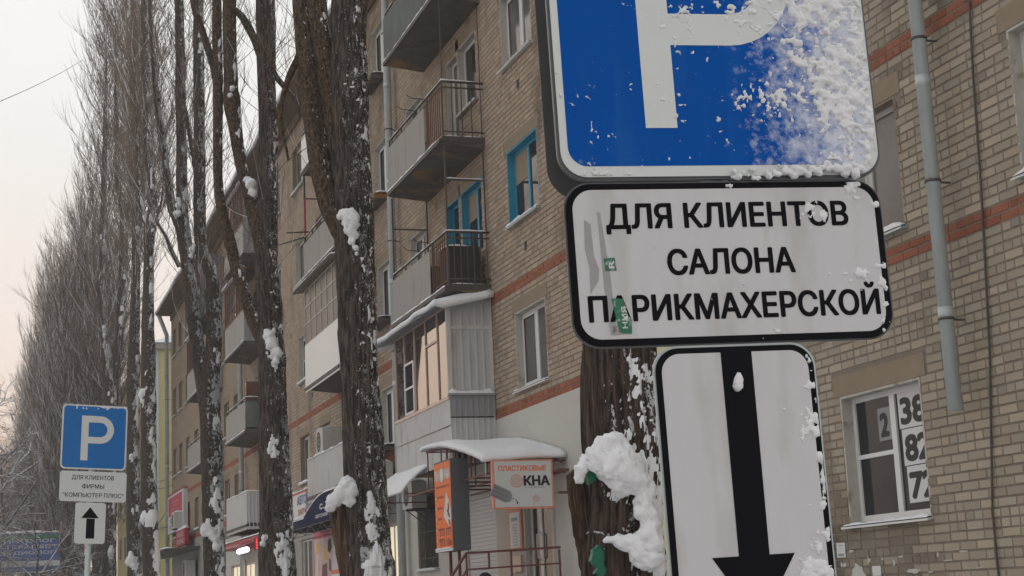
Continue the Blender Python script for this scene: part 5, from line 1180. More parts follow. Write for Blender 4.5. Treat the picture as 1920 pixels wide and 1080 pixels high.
# parking plate
p = MB(); p.poly(rrect(-.352, .359, .186, .896, .055, 8), (0, .0035)); plate = p.build('parking_plate', M['sign_bluewhite'], sg, True)
p = MB(); p.poly(rrect(-.358, .365, .180, .902, .058, 8), (-.012, -.001)); p.build('plate_rim', M['dark_metal'], plate, True)
p = MB(); p.poly(rrect(-.336, .337, .209, .873, .042, 8), (.0035, .0042)); p.build('blue_field', M['sign_blue'], plate, True)
def p_letter(mb, x0, x1, xr, zb, zt, zj, st, y):
    """outline P: stem x0..x1, bowl out to xr, foot zb, top zt, bowl underside zj, stroke st"""
    ro = (zt - zj) / 2; ri = ro - st; cx = xr - ro; cz = (zt + zj) / 2; n = 20
    outer = [(x0, zt)] + [(cx + ro * math.sin(a), cz + ro * math.cos(a)) for a in np.linspace(0, math.pi, n)]
    inner = [(x1, cz + ri)] + [(cx + ri * math.sin(a), cz + ri * math.cos(a)) for a in np.linspace(0, math.pi, n)] + [(x1, cz - ri)]
    V, F = [], []
    def strip(A, B):
        o = len(V); V.extend([(x, -y, z) for x, z in A] + [(x, -y, z) for x, z in B]); k = len(A)
        F.extend([(o + i, o + i + 1, o + k + i + 1, o + k + i) for i in range(k - 1)])
    strip([(x1, zt)] + outer[1:] + [(x1, zj)], [(x1, cz + ri)] + inner[1:-1] + [(x1, cz - ri)])
    V2 = len(V); V.extend([(x0, -y, zt), (x1, -y, zt), (x1, -y, zb), (x0, -y, zb)]); F.append((V2, V2 + 1, V2 + 2, V2 + 3))
    mb.add(V, F)
p = MB(); p_letter(p, -.163, -.093, .190, .2915, .772, .476, .071, .0050); p.build('letter', M['sign_bluewhite'], plate, True, fix=False)
inP = lambda X, Z: (X > -.350) & (X < .357) & (Z > .188) & (Z < .894) & ((X < .306) | (Z > .239) | ((X - .304) ** 2 + (Z - .241) ** 2 < .053 ** 2))
def densP(X, Z):
    e = .075 - .20 * (Z - .45) + .035 * np.sin(Z * 31)
    return np.clip((X - e) * 1.8, -.05, .36) - .05 * np.clip((.0 - X) * 3, 0, 1) + np.where(Z > .62, np.clip((Z - .62) * 1.2, 0, .25), 0)
sheet_snow('snow', -.349, .356, .19, .894, densP, plate, -.0046, .0022, .0075, 3.0, inP, 78)
sheet_snow('snow', -.345, .345, .22, .89, lambda X, Z: np.clip(.03 + .28 * (X - .02) - .3 * np.clip(.34 - Z, 0, 1), -.05, .11), plate, -.0046, .0022, .006, 77.0, inP, 85)
rl = random.Random(9); bl_ = [(.015 + .29 * (i / 45) + rl.uniform(-.006, .006), -.012 + rl.uniform(-.004, .003), .186 + rl.uniform(-.008, .012) + (.012 if i > 16 else 0) * rl.random(), rl.uniform(.003, .0062) * (1 + i / 80)) for i in range(46)]
snow_heap('snow_lump', [bl_], plate, .0035, .22, True)
# back to back plate facing the other way
p = MB(); p.poly(rrect(-.346, .366, .176, .90, .07, 8), (-.150, -.146)); bk = p.build('reverse_plate', M['sign_back'], sg, True)
# notice plate
p = MB(); p.poly(rrect(-.350, .350, -.171, .171, .055, 8), (0, .0035)); np_ = p.build('notice_plate', M['sign_black'], sg, True)
p = MB(); p.poly(rrect(-.354, .354, -.175, .175, .058, 8), (-.004, -.0005)); p.build('plate_rim', M['dark_metal'], np_, True)
p = MB(); p.poly(rrect(-.336, .336, -.157, .158, .043, 8), (.0035, .0042)); p.build('white_field', M['sign_white'], np_, True)
fr_ = lambda y: (lambda a, b: (a, -y, b))
for body, cx, base, cap, w in (('ДЛЯ КЛИЕНТОВ', .003, .0735, .0545, .540), ('САЛОНА', .0, -.0265, .0555, .283), ('ПАРИКМАХЕРСКОЙ', .003, -.1215, .0555, .643)):
    p = MB(); text_to(p, body, fr_(.0049), cx, base, cap, w, .028); p.build('lettering', M['sign_black'], np_, True, fix=False)
p = MB()
p.add([(x, -.00475, z) for x, z in ((-.313, .095), (-.300, .085), (-.298, .02), (-.289, -.01), (-.292, -.035), (-.311, -.062), (-.309, -.01), (-.316, .03))], [tuple(range(8))])
p.add([(x, -.00475, z) for x, z in ((-.284, .11), (-.278, .11), (-.266, -.02), (-.262, -.14), (-.275, -.15), (-.281, -.05))], [tuple(range(6))])
p.add([(x, -.00475, z) for x, z in ((-.27, -.13), (-.235, -.125), (-.232, -.147), (-.27, -.15))], [tuple(range(4))])
p.build('sticker_residue', M['residue'], np_, True, fix=False)
p = MB()
p.add([(x, -.0053, z) for x, z in ((-.278, .012), (-.254, .013), (-.252, -.014), (-.276, -.015))], [(0, 1, 2, 3)])
text_to(p, 'R', lambda a, b: (-.258 - b, -.0056, -.011 + a), .010, -.002, .013, .017, .04, 1); p.build('torn_sticker', [M['green_sticker'], M['paper']], np_, True, fix=False)
p = MB()
p.add([(x, -.0053, z) for x, z in ((-.268, -.072), (-.244, -.074), (-.235, -.11), (-.228, -.116), (-.230, -.147), (-.256, -.145), (-.262, -.11))], [tuple(range(7))])
text_to(p, 'НИЯ', lambda a, b: (-.240 - b, -.0056, -.143 + a), .030, -.002, .011, .045, .02, 1)
p.build('torn_sticker', [M['green_sticker'], M['paper']], np_, True, fix=False)
inN = lambda X, Z: (X > -.349) & (X < .349) & (np.abs(Z) < .170) & ((X < .30) | (np.abs(Z) < .125) | ((X - .295) ** 2 + (np.abs(Z) - .116) ** 2 < .054 ** 2))
sheet_snow('snow', -.33, .349, -.17, .17, lambda X, Z: np.clip((X - .25 - .05 * np.sin(Z * 40) + .25 * np.clip(Z - .09, 0, 1)) * 2.2, -.13, .30) - .10 * np.clip(.1 - Z, 0, .3) + np.clip((Z - .15) * 6, 0, .25) * (X > .0), np_, -.0050, .0024, .006, 8.0, inN, 60)
# arrow plate
p = MB(); p.poly(rrect(-.1855, .160, -.883, -.180, .050, 8), (0, .0035)); ap = p.build('arrow_plate', M['sign_black'], sg, True)
p = MB(); p.poly(rrect(-.1905, .165, -.888, -.175, .052, 8), (-.004, -.0005)); p.build('plate_rim', M['galv'], ap, True)
p = MB(); p.poly(rrect(-.173, .1475, -.870, -.192, .040, 8), (.0035, .0042)); p.build('white_field', M['sign_white'], ap, True)
p = MB(); p.add([(x, -.0049, z) for x, z in ((-.043, -.181), (.0245, -.181), (.0225, -.609), (-.0435, -.609))], [(0, 1, 2, 3)]); p.add([(x, -.0049, z) for x, z in ((-.101, -.609), (.077, -.609), (-.011, -.745))], [(0, 1, 2)]); p.build('arrow', M['sign_black'], ap, True, fix=False)
inA = lambda X, Z: (X > -.17) & (X < .158) & (Z > -.88) & (Z < -.185) & ((X < .11) | (Z < -.235) | ((X - .108) ** 2 + (Z + .232) ** 2 < .05 ** 2))
sheet_snow('snow', -.16, .158, -.88, -.185, lambda X, Z: np.clip((X - .085 + .12 * np.clip(-.45 - Z, -.3, .3)) * 3.4, -.22, .30) - np.clip(-.02 - X, 0, .1), ap, -.0050, .0024, .006, 21.0, inA, 60)
sn_ = MB(); 
snow_heap('snow_lump', [[(-.012, -.010, -.258, .010), (-.010, -.011, -.246, .008), (-.015, -.010, -.267, .007)]], ap, .003, .2, True)

# ================================================================== THE FAR SIGN POST
FC = Vector((1.1358, 17.4829, 3.5341)); fs = thing('parking_sign', 'smaller blue parking sign before the poplars, with company notice and up arrow plates', 'road sign', tuple(FC))
place(fs, FC, sign_rot(-.1962, -.0382))
p = MB(); p.tube([(0, .045, -3.6), (0, .045, .25)], .030, 12); p.build('post', M['galv'], fs, True)
p = MB(); p.poly(rrect(-.35, .35, -.345, .345, .05), (0, .004)); pp = p.build('parking_plate', M['sign_bluewhite'], fs, True)
p = MB(); p.poly(rrect(-.333, .333, -.328, .328, .04), (.004, .0055)); p.build('blue_field', M['sign_blue2'], pp, True)
p = MB(); p_letter(p, -.142, -.066, .206, -.25, .228, -.067, .07, .0075); p.build('letter', M['sign_bluewhite'], pp, True, fix=False)
sheet_snow('snow', -.345, .345, .2, .345, lambda X, Z: np.clip((Z - .275) * 5.0, -.4, .5), pp, -.008, .006, .006, 31.0, None, 30)
p = MB(); p.poly(rrect(-.345, .365, -.685, -.365, .03), (0, .004)); q_ = p.build('notice_plate', M['sign_bluewhite'], fs, True)
for body, cx, base, cap, w in (('ДЛЯ КЛИЕНТОВ', .005, -.452, .045, .45), ('ФИРМЫ', .01, -.545, .045, .235), ('"КОМПЬЮТЕР ПЛЮС"', .015, -.638, .045, .645)):
    z = MB(); text_to(z, body, fr_(.0048), cx, base, cap, w, .012); z.build('lettering', M['sign_black'], q_, True, fix=False)
p = MB(); p.poly(rrect(-.168, .155, -1.125, -.695, .03), (0, .004)); q_ = p.build('arrow_plate', M['sign_bluewhite'], fs, True)
p = MB(); p.add([(x, -.0048, z) for x, z in ((-.048, -1.072), (.042, -1.072), (.042, -.863), (-.048, -.863))], [(0, 1, 2, 3)]); p.add([(x, -.0048, z) for x, z in ((-.103, -.858), (.085, -.858), (-.012, -.742))], [(0, 1, 2)]); p.build('arrow', M['sign_black'], q_, True, fix=False)

# ================================================================== SHOPS ALONG THE FACADE
fx = lambda x: (lambda a, b: (x, -a, b))                 # text on a face looking to the street (-X): runs towards -Y
fyn = lambda y: (lambda a, b: (a, y, b))                 # text on a face looking along the pavement (-Y)
YC = 22.8
# porch, canopy
po = thing('entrance_porch', 'raised concrete porch with steps before the window shop', 'porch', (7.6, 25, 0))
q = MB(); q.box(6.75, D - .012, 22.9, 27.6, .02, 1.34); q.build('platform', M['concrete'], po)
for i in range(5):
    q = MB(); q.box(5.2 + i * .31, 6.749, 24.2, 26.4, .02, .24 + i * .22); q.build('step', M['concrete'], po) if i == 0 else q.build('step', M['concrete'], po)
ca = thing('entrance_canopy', 'curved metal canopy with a thick smooth snow cover over the window shop entrance', 'canopy', (7.8, 24.5, 3.7))
YE = 26.25; XO = 7.16
arch = lambda y: 3.68 + .50 * math.sin(math.pi / 2 * max(0, min(1, (y - YC) / (YE - YC)))) ** .9
ys = np.linspace(YC, YE, 34)
q = MB(); q.grid([[(XO, y, arch(y)), (D - .01, y, arch(y) + .04)] for y in ys], 0, True, (0, 0, .03)); q.build('canopy_sheet', M['siding_grey'], ca)
P = []
for i, y in enumerate(np.linspace(YC - .06, YE + .05, 64)):
    row = []
    for j in range(16):
        x = XO - .05 + (D - XO + .035) * j / 15; e = min(1, (i + .25) / 2.5, (63.2 - i) / 3) * min(1, (j + .5) / 2.0)
        row.append((x, y, arch(y) + .035 + .05 * (j / 15) + (.010 + .056 * (1 + .6 * mnoise.noise((x * 1.7, y * 1.1, 4)) + .3 * mnoise.noise((x * 6, y * 5, 1)) + .9 * math.exp(-((x - 7.85) ** 2 * 18 + (y - 23.0) ** 2 * 14)))) * e ** .6))
    P.append(row)
q = MB(); q.grid(P, 0, True, (0, 0, -.06)); q.build('canopy_snow', M['snow'], ca)
for x in (XO + .06, 7.8, D - .08): q = MB(); q.tube([(x, y, arch(y) - .03) for y in ys[::3]], .018, 6); q.build('canopy_rib', M['maroon'], ca); q = MB(); q.bar((x, YC + .05, 3.50), (x, YE + 1.4, 3.50), .018); q.build('canopy_beam', M['maroon'], ca)
for y in np.linspace(YC + .05, YE - .05, 5):
    q = MB(); q.bar((XO + .06, y, arch(y) - .03), (D - .01, y, arch(y) - .02), .016); q.bar((XO + .06, y, 3.50), (D - .01, y, 3.50), .018)
    for x in (XO + .06, 7.8): q.bar((x, y, 3.50), (x, y, arch(y) - .03), .014)
    q.build('canopy_truss', M['maroon'], ca)
for x, y, l in ((7.18, 22.82, .26), (7.35, 22.8, .08), (7.9, 22.79, .06)): q = MB(); q.tube([(x, y, arch(y) + .01), (x, y, arch(y) - l)], [.011, .002], 6); q.build('icicle', M['pvc'], ca)
# a second, bowed visor above the barred window
vi = thing('window_visor', 'bowed sheet visor edged with snow over the barred window, left of the orange light box', 'canopy', (7.8, 29, 3.9))
prof = [(7.17 + (D - .012 - 7.17) * t, 3.60 + .72 * math.sin(t * math.pi / 2) ** .85) for t in np.linspace(0, 1, 14)]
q = MB(); q.grid([[(x, y, z) for x, z in prof] for y in (27.85, 29.2, 30.6)], 0, True, (0, 0, .02)); q.build('visor_sheet', M['siding_grey'], vi)
P = [[(x - .02, y, z + .022 + (.05 + .03 * mnoise.noise((x * 3, y, 1))) * min(1, (k + .4) / 2) * (.8 if 0 < m < 19 else .3)) for k, (x, z) in enumerate(prof)] for m, y in enumerate(np.linspace(27.82, 30.62, 20))]
q = MB(); q.grid(P, 0, True, (0, 0, -.05)); q.build('visor_snow', M['snow'], vi)
for y in (27.95, 30.5): q = MB(); q.bar((7.25, y, 3.58), (D - .01, y, 3.58), .016); q.bar((7.8, y, 3.58), (7.8, y, 4.05), .012); q.build('visor_bracket', M['maroon'], vi)
for x, y, l in ((7.18, 27.86, .30), (7.18, 28.1, .16)): q = MB(); q.tube([(x, y, 3.61), (x, y, 3.61 - l)], [.011, .002], 6); q.build('icicle', M['pvc'], vi)
# shop box sign hanging under the canopy
ws = thing('shop_sign', 'white square sign with an orange border advertising plastic windows, under the snowy canopy', 'shop sign', (7.73, YC - .06, 3.3))
wx0, wx1, wz0, wz1 = 7.24, 8.20, 2.95, 3.68; yf = YC - .12
q = MB(); q.box(wx0, wx1, yf, yf + .09, wz0, wz1); q.build('sign_box', M['salmon'], ws)
q = MB(); q.box(wx0 + .03, wx1 - .03, yf - .003, yf - .0002, wz0 + .03, wz1 - .02); q.build('sign_face', M['white_print'], ws)
q = MB(); text_to(q, 'ПЛАСТИКОВЫЕ', fyn(yf - .005), 7.715, 3.515, .082, .76, .025); q.build('lettering', M['orange_print'], ws, fix=False)
q = MB(); text_to(q, 'КНА', fyn(yf - .005), 7.935, 3.29, .155, .42, .045); q.build('lettering', M['black'], ws, fix=False)
q = MB(); text_to(q, 'от производителя', fyn(yf - .005), 7.905, 3.258, .022, .31, .0); q.build('lettering', M['grey_print'], ws, fix=False)
def ring(mb, cx, cz, ro, ri, fr, mi=0, n=36):
    a = np.linspace(0, 2 * math.pi, n, endpoint=False)
    mb.add([fr(cx + ro * math.cos(t), cz + ro * math.sin(t)) for t in a] + [fr(cx + ri * math.cos(t), cz + ri * math.sin(t)) for t in a], [(i, (i + 1) % n, (i + 1) % n + n, i + n) for i in range(n)], mi)
q = MB(); f0 = fyn(yf - .005)
ring(q, 7.615, 3.365, .098, .083, f0); ring(q, 7.615, 3.365, .066, .060, f0)
for t in np.linspace(-.045, .045, 4): w_ = math.sqrt(max(0, .06 ** 2 - t * t)); q.add([f0(7.615 - w_, 3.365 + t - .003), f0(7.615 + w_, 3.365 + t - .003), f0(7.615 + w_, 3.365 + t + .003), f0(7.615 - w_, 3.365 + t + .003)], [(0, 1, 2, 3)]); q.add([f0(7.615 + t - .003, 3.365 - w_), f0(7.615 + t + .003, 3.365 - w_), f0(7.615 + t + .003, 3.365 + w_), f0(7.615 + t - .003, 3.365 + w_)], [(0, 1, 2, 3)])
q.build('round_emblem', M['salmon'], ws, fix=False); q = MB(); ring(q, 7.915, 3.10, .052, .044, f0)
for t in np.linspace(-.03, .03, 4): w_ = math.sqrt(.042 ** 2 - t * t); q.add([f0(7.915 - w_, 3.10 + t - .003), f0(7.915 + w_, 3.10 + t - .003), f0(7.915 + w_, 3.10 + t + .003), f0(7.915 - w_, 3.10 + t + .003)], [(0, 1, 2, 3)])
q.build('round_emblem', M['salmon'], ws, fix=False)
# the printed price tag that overlaps the left border
ca_, sa_ = math.cos(R(-26)), math.sin(R(-26)); tagf = lambda y: (lambda a, b: (7.375 + a * ca_ - b * sa_, y, 3.175 + a * sa_ + b * ca_))
tf_ = tagf(yf - .007)
q = MB(); o_ = [(-.17, -.095), (.10, -.095), (.165, -.045), (.165, .045), (.10, .095), (-.17, .095)]
q.add([tf_(a, b) for a, b in o_] + [tagf(yf - .001)(a, b) for a, b in o_], [tuple(range(6))] + [(i, (i + 1) % 6, (i + 1) % 6 + 6, i + 6) for i in range(6)])
for i, t in enumerate(('БЫСТРО', 'ВЫГОДНО', 'НАДЕЖНО')): text_to(q, t, tagf(yf - .008), -.03, .033 - i * .056, .036, .23, .012, 1)
q.build('tag_print', [M['grey_print'], M['dark_metal']], ws, fix=False)
q = MB(); q.tube([(7.53, yf - .006, 3.10), (7.56, yf - .006, 3.105), (7.60, yf - .006, 3.085), (7.615, yf - .006, 3.055)], .004, 5); q.tube([(7.615, yf - .006, 3.055), (7.613, yf - .006, 3.025)], .010, 6); q.build('tag_string', M['black'], ws)
q = MB()
for z in (3.52, 3.18): q.bar((wx1, yf + .04, z - .01), (wx1 + .1, yf + .04, z), .008); q.box(wx1 + .1, D - .005, yf + .015, yf + .065, z - .018, z + .022)
q.build('mounting_arm', M['rust'], ws)
# tall orange light box
ob = thing('light_box_sign', 'tall narrow orange light box sign with phone numbers beside the porch railing', 'shop sign', (7.25, 25, 3.1))
bx0, bx1, by0, by1, bz0, bz1 = 7.02, 7.31, 24.15, 25.12, 2.42, 3.86
q = MB(); q.box(bx0, bx1, by0, by1, bz0, bz1); q.build('box_body', M['dark_metal'], ob)
q = MB(); q.box(bx0 - .006, bx0 - .0005, by0 + .015, by1 - .02, bz0 + .05, bz1 - .03); q.build('orange_face', M['orange_print'], ob)
f1 = fx(bx0 - .009); mid = -(by0 + by1) / 2
q = MB(); q.box(bx0 - .02, bx0 - .0005, by0 + .002, by1 - .002, bz0, bz0 + .045); snow_ridge(q, [(bx0 - .02, by0 + .02, bz0 + .045), (bx0 - .02, by1 - .02, bz0 + .045)], .02, .02); q.build('ledge_snow', M['snow'], ob)
q = MB(); text_to(q, 'ПАН', f1, mid - .285, 3.555, .17, .30, .03); text_to(q, 'РАМА', f1, mid + .27, 3.555, .17, .36, .03)
for i in range(5): z = 3.26 - i * .17; q.add([f1(mid - .41, z), f1(mid - .37, z), f1(mid - .37, z + .04), f1(mid - .41, z + .04)], [(0, 1, 2, 3)])
q.build('lettering', M['white_print'], ob, fix=False)
q = MB(); a = np.linspace(0, 2 * math.pi, 28, endpoint=False); c_ = mid - .02
q.add([f1(c_ + .115 * math.cos(t), 3.63 + .135 * math.sin(t)) for t in a], [tuple(range(28))]); ring(q, c_, 3.63, .13, .112, fx(bx0 - .011), 1); q.build('round_emblem', [M['white_print'], M['grey_print']], ob, fix=False)
q = MB()
for i, (t, w_) in enumerate((('пластиковые окна', .8), ('остекление', .40), ('лоджии', .30), ('двери', .26), ('жалюзи', .30), ('отделка', .32))): text_to(q, t, f1, mid - .34 if i else mid - .4, 3.43 if i == 0 else 3.435 - i * .17, .05, w_, .0, align='l')
q.build('lettering', M['maroon'], ob, fix=False)
q = MB(); text_to(q, '513 777', f1, mid + .09, 2.665, .125, .66, .0); text_to(q, '513 106', f1, mid + .09, 2.505, .125, .66, .0); q.build('lettering', M['black'], ob, fix=False)
q = MB(); f2_ = fx(bx0 - .0095); q.add([f2_(mid + .22, 3.36), f2_(mid + .455, 3.08), f2_(mid + .455, 2.92), f2_(mid + .31, 2.80), f2_(mid + .03, 2.98)], [(0, 1, 2, 3, 4)]); q.build('white_panel', M['white_print'], ob, fix=False)
q = MB(); f3_ = fx(bx0 - .0110)
for pts in ([(.30, 3.16), (.35, 3.18), (.37, 3.10), (.33, 3.04), (.40, 2.96), (.34, 2.93), (.28, 2.99), (.26, 3.05)], [(.22, 3.05), (.27, 3.08), (.26, 3.02)], [(.30, 2.92), (.37, 2.90), (.36, 2.84), (.31, 2.83)]): q.add([f3_(mid + a_, b_) for a_, b_ in pts], [tuple(range(len(pts)))])
q.build('figure_print', M['rust'], ob, fix=False)
q = MB()
for y in (24.35, 24.85): q.bar((7.17, y, .1), (7.17, y, bz0), .03, n=4); q.bar((7.17, y, bz1), (7.17, y, 4.08), .02)
q.build('sign_post', M['maroon'], ob)
# price board by the door
pb = thing('price_board', 'narrow upright price list board with an orange frame beside the shop door', 'notice board', (D - .03, 25.3, 2.7))
q = MB(); q.box(D - .05, D - .006, 24.95, 25.62, 2.42, 3.10); q.build('board_frame', M['salmon'], pb)
q = MB(); q.box(D - .054, D - .0502, 25.03, 25.54, 2.46, 3.04); q.build('board_sheet', M['white_print'], pb)
q = MB(); fb_ = fx(D - .056)
text_to(q, 'ОКНА', fb_, -25.29, 2.90, .06, .30, .03)
for i in range(8): text_to(q, ('стандарт', 'комфорт', '3 400', '5 200', 'монтаж', 'доставка', '8 600', 'замер')[i], fb_, -25.29, 2.83 - i * .048, .024, .25)
q.build('lettering', M['dark_metal'], pb, fix=False)
q = MB(); q.box(D - .052, D - .006, 25.05, 25.5, 2.06, 2.33); q.build('leaflet_holder', M['peach'], pb)
q = MB(); q.box(D - .014, D - .0065, 24.95, 26.4, 1.36, 3.3); q.build('wall_panel', M['beige'], bld)
# porch railing
ra = thing('porch_railing', 'maroon iron railing of the shop porch beside the window shop door', 'railing', (7.6, 22.9, 1.34))
q = MB(); rx = [6.85, 7.2, 7.55, 7.95, 8.32]
q.bar((6.85, 22.9, 2.33), (8.34, 22.9, 2.37), .024); q.bar((6.85, 22.9, 2.09), (8.34, 22.9, 2.13), .018); q.build('top_rail', M['maroon'], ra)
for x in rx: q = MB(); q.bar((x, 22.9, 1.34 if x in (6.85, 7.55, 8.32) else 2.1), (x, 22.9, 2.34), .020); q.build('baluster', M['maroon'], ra)
q = MB(); q.bar((6.85, 22.9, 2.33), (6.35, 22.6, 1.75), .022); q.bar((6.85, 22.9, 2.09), (6.4, 22.65, 1.5), .018); q.bar((6.35, 22.6, 1.75), (6.35, 22.6, .05), .02); q.build('stair_rail', M['maroon'], ra)

# air conditioners -----------------------------------------------------------------
def aircon(x0, s0, s1, z0, z1, label, snow=True, fan='front'):
    t = thing('air_conditioner', label, 'air conditioner', (x0, (s0 + s1) / 2, z0), group='air conditioner units on the facade')
    q = MB(); q.box(x0, D - .12, s0, s1, z0, z1); q.build('casing', M['oldwhite'], t)
    f = fx(x0 - .004) ; q = MB(); c, cz, r = -(s0 + s1) / 2 - (s1 - s0) * .1, (z0 + z1) / 2, (z1 - z0) * .40
    a = np.linspace(0, 2 * math.pi, 24, endpoint=False); q.add([f(c + r * math.cos(t_), cz + r * math.sin(t_)) for t_ in a], [tuple(range(24))]); ring(q, c, cz, r * .3, r * .22, fx(x0 - .008), 1); ring(q, c, cz, r * .7, r * .64, fx(x0 - .008), 1)
    q.build('fan_grille', [M['curtain_dark'], M['galv']], t, fix=False)
    for y in (s0 + .12, s1 - .12): q = MB(); q.box(x0 + .03, D, y - .02, y + .02, z0 - .035, z0 - .001); q.bar((x0 + .06, y, z0 - .03), (D, y, z0 - .3), .012); q.build('wall_bracket', M['iron'], t)
    if snow: q = MB(); snow_ridge(q, [((x0 + D - .12) / 2, s0 + .03, z1), ((x0 + D - .12) / 2, s1 - .03, z1)], (D - .12 - x0) * .5, .08); q.build('snow', M['snow'], t)
    return t
aircon(D - .55, 33.15, 34.05, 3.98, 4.62, 'white air conditioner with dark fan grille, between the forked poplar and the drainpipe')
aircon(D - .42, 30.5, 31.25, 3.48, 4.0, 'pale air conditioner unit above the barred window, half behind the orange light box')
aircon(XB + .02, 37.3, 38.1, 5.24, 5.85, 'air conditioner standing above the white sheeted balcony, right of the dark poplar')
aircon(D - .55, 70.2, 71.4, 5.25, 5.95, 'snow capped air conditioner unit on the pink and white sign at the far end')
aircon(D - .5, 66.6, 67.8, 3.0, 3.75, 'air conditioner unit under the far snowy canopy')
# car parts shop, awning, poster
av = thing('shop_sign', 'long white shop sign with blue and red lettering above the dark awning', 'shop sign', (D - .1, 44.6, 4.4))
q = MB(); q.box(D - .16, D - .006, 42.7, 48.4, 4.08, 4.78); q.build('sign_box', M['white_print'], av)
q = MB(); q.box(D - .165, D - .155, 42.69, 48.41, 4.72, 4.785); q.build('red_edge', M['red_paint'], av)
q = MB(); snow_ridge(q, [(D - .09, 42.7, 4.785), (D - .09, 48.4, 4.785)], .08, .06); snow_ridge(q, [(D - .2, 42.7, 4.03), (D - .2, 48.4, 4.03)], .06, .05); q.build('snow', M['snow'], av)
f = fx(D - .168)
q = MB(); text_to(q, 'АВТО', f, -43.25, 4.42, .24, 1.3, .03); text_to(q, 'ЗАПЧАСТИ', f, -46.75, 4.42, .24, 2.5, .03); q.build('lettering', M['blue_print'], av, fix=False)
q = MB(); text_to(q, 'ЗАПЧ', f, -43.25, 4.14, .16, 1.1, .03); text_to(q, 'МАСЛА', f, -46.2, 4.14, .16, 1.4, .03)
for o_ in (-.28, .28): q.add([f(-44.85 + o_ - .12, 4.13), f(-44.85 + o_ + .12, 4.13), f(-44.85 + o_ * .25, 4.42)], [(0, 1, 2)])
q.build('lettering', M['red_paint'], av, fix=False)
q = MB()
for o_ in (-.1, .1): q.add([f(-44.85 + o_ * 1.2 - .07, 4.16), f(-44.85 + o_ * 1.2 + .07, 4.16), f(-44.85 + o_ * .2, 4.66)], [(0, 1, 2)])
q.build('arrow_emblem', M['grey_print'], av, fix=False)
aw = thing('awning', 'dark navy curved awning with white letters over the poster shop front', 'awning', (7.8, 37, 3.75))
ya = np.linspace(33.4, 38.2, 24); za = lambda y: 3.75 + .42 * math.sin(math.pi / 2 * min(1, max(0, (38.2 - y) / 2.6)))
q = MB(); q.grid([[(7.38, y, 3.56), (7.38, y, za(y))] for y in ya], 0, False, (.04, 0, 0)); q.grid([[(7.38, y, za(y) + .003), (D - .03, y, za(y) + .03)] for y in ya], 0, True, (0, 0, .02)); q.box(7.38, D - .2, 38.2, 41.6, 3.56, 3.74); q.build('awning_skin', M['navy'], aw)
q = MB(); text_to(q, 'с.', fx(7.375), -36.0, 3.83, .17, .5, .03); text_to(q, 'автомаг', fx(7.375), -36.0, 3.66, .10, 1.5, .02); q.build('lettering', M['paper'], aw, fix=False)
q = MB(); snow_ridge(q, [(7.40, y, za(y) + .02) for y in ya[::2]], .03, .05); snow_ridge(q, [(7.5, 38.3, 3.74), (7.5, 41.5, 3.74)], .1, .05); q.build('snow', M['snow'], aw)
q = MB()
for z in (3.54, 3.34): q.bar((7.4, 33.4, z), (7.4, 41.6, z), .014); q.bar((7.9, 33.4, z), (7.9, 41.6, z), .014)
yy = np.linspace(33.4, 41.6, 13)
for i in range(12): q.bar((7.4, yy[i], 3.34 if i % 2 else 3.54), (7.4, yy[i + 1], 3.54 if i % 2 else 3.34), .010); q.bar((7.4, yy[i], 3.54), (D - .01, yy[i], 3.54), .012)
q.build('awning_truss', M['iron'], aw)
ps = thing('advert_poster', 'faded pink shop window poster with yellow and white patches beside the orange posts', 'poster', (D - .02, 40.6, 2.4))
q = MB(); q.box(D - .022, D - .007, 39.0, 42.35, 2.32, 3.4); q.build('poster_picture', M['poster_mix'], ps)
q = MB(); q.box(D - .024, D - .0075, 38.95, 42.38, 3.4, 3.74); q.box(D - .0235, D - .0075, 42.352, 42.42, 1.1, 3.4); q.build('poster_header', M['pinkred'], ps)
q = MB(); f = fx(D - .026); text_to(q, 'ПРОДУКТЫ', f, -41.4, 3.56, .10, 1.4, .02); text_to(q, 'МЯСО  РЫБА', f, -39.8, 3.62, .07, 1.1, .02); text_to(q, 'МОЛОКО', f, -39.8, 3.46, .07, 1.0, .02); q.build('lettering', M['peach'], ps, fix=False)
f = fx(D - .0245)
for mt, polys in (('yellow_print', [[(-41.2, 2.85), (-40.75, 2.8), (-40.6, 3.1), (-40.95, 3.15)], [(-42.05, 3.0), (-41.6, 3.1), (-41.7, 3.3), (-42.1, 3.25)]]), ('curtain_dark', [[(-40.55, 3.3), (-40.2, 3.38), (-40.1, 3.1), (-40.35, 2.98), (-40.6, 3.05)]]), ('paper', [[(-42.15, 2.5), (-41.95, 2.45), (-41.85, 3.0), (-42.0, 3.02)], [(-40.1, 2.5), (-39.2, 2.5), (-39.2, 3.3), (-39.9, 3.3)]]), ('maroon', [[(-41.4, 2.4), (-40.7, 2.4), (-40.7, 2.75), (-41.35, 2.7)], [(-40.5, 2.55), (-40.2, 2.5), (-40.2, 2.8), (-40.45, 2.85)]])):
    q = MB()
    for pl in polys: q.add([f(a_, b_) for a_, b_ in pl], [tuple(range(len(pl)))])
    q.build('poster_shape', M[mt], ps, fix=False)
q = MB(); q.box(D - .0225, D - .007, 38.9, 42.351, 1.05, 2.318); q.build('poster_base', M['paper'], ps)
q = MB(); text_to(q, 'МАГАЗИН', fx(D - .0245), -40.6, 2.05, .22, 2.8, .02)
for i in range(15): a_ = -42.2 + i * .22; q.add([fx(D - .0245)(a_, 1.1), fx(D - .0245)(a_ + .09, 1.1), fx(D - .0245)(a_ + .09, 2.3), fx(D - .0245)(a_, 2.3)], [(0, 1, 2, 3)])
q.build('lettering', M['blue_print'], ps, fix=False)
op = thing('sign_stand', 'pair of bright orange posts of a sign stand in front of the poster', 'sign stand', (6.7, 30.9, 0))
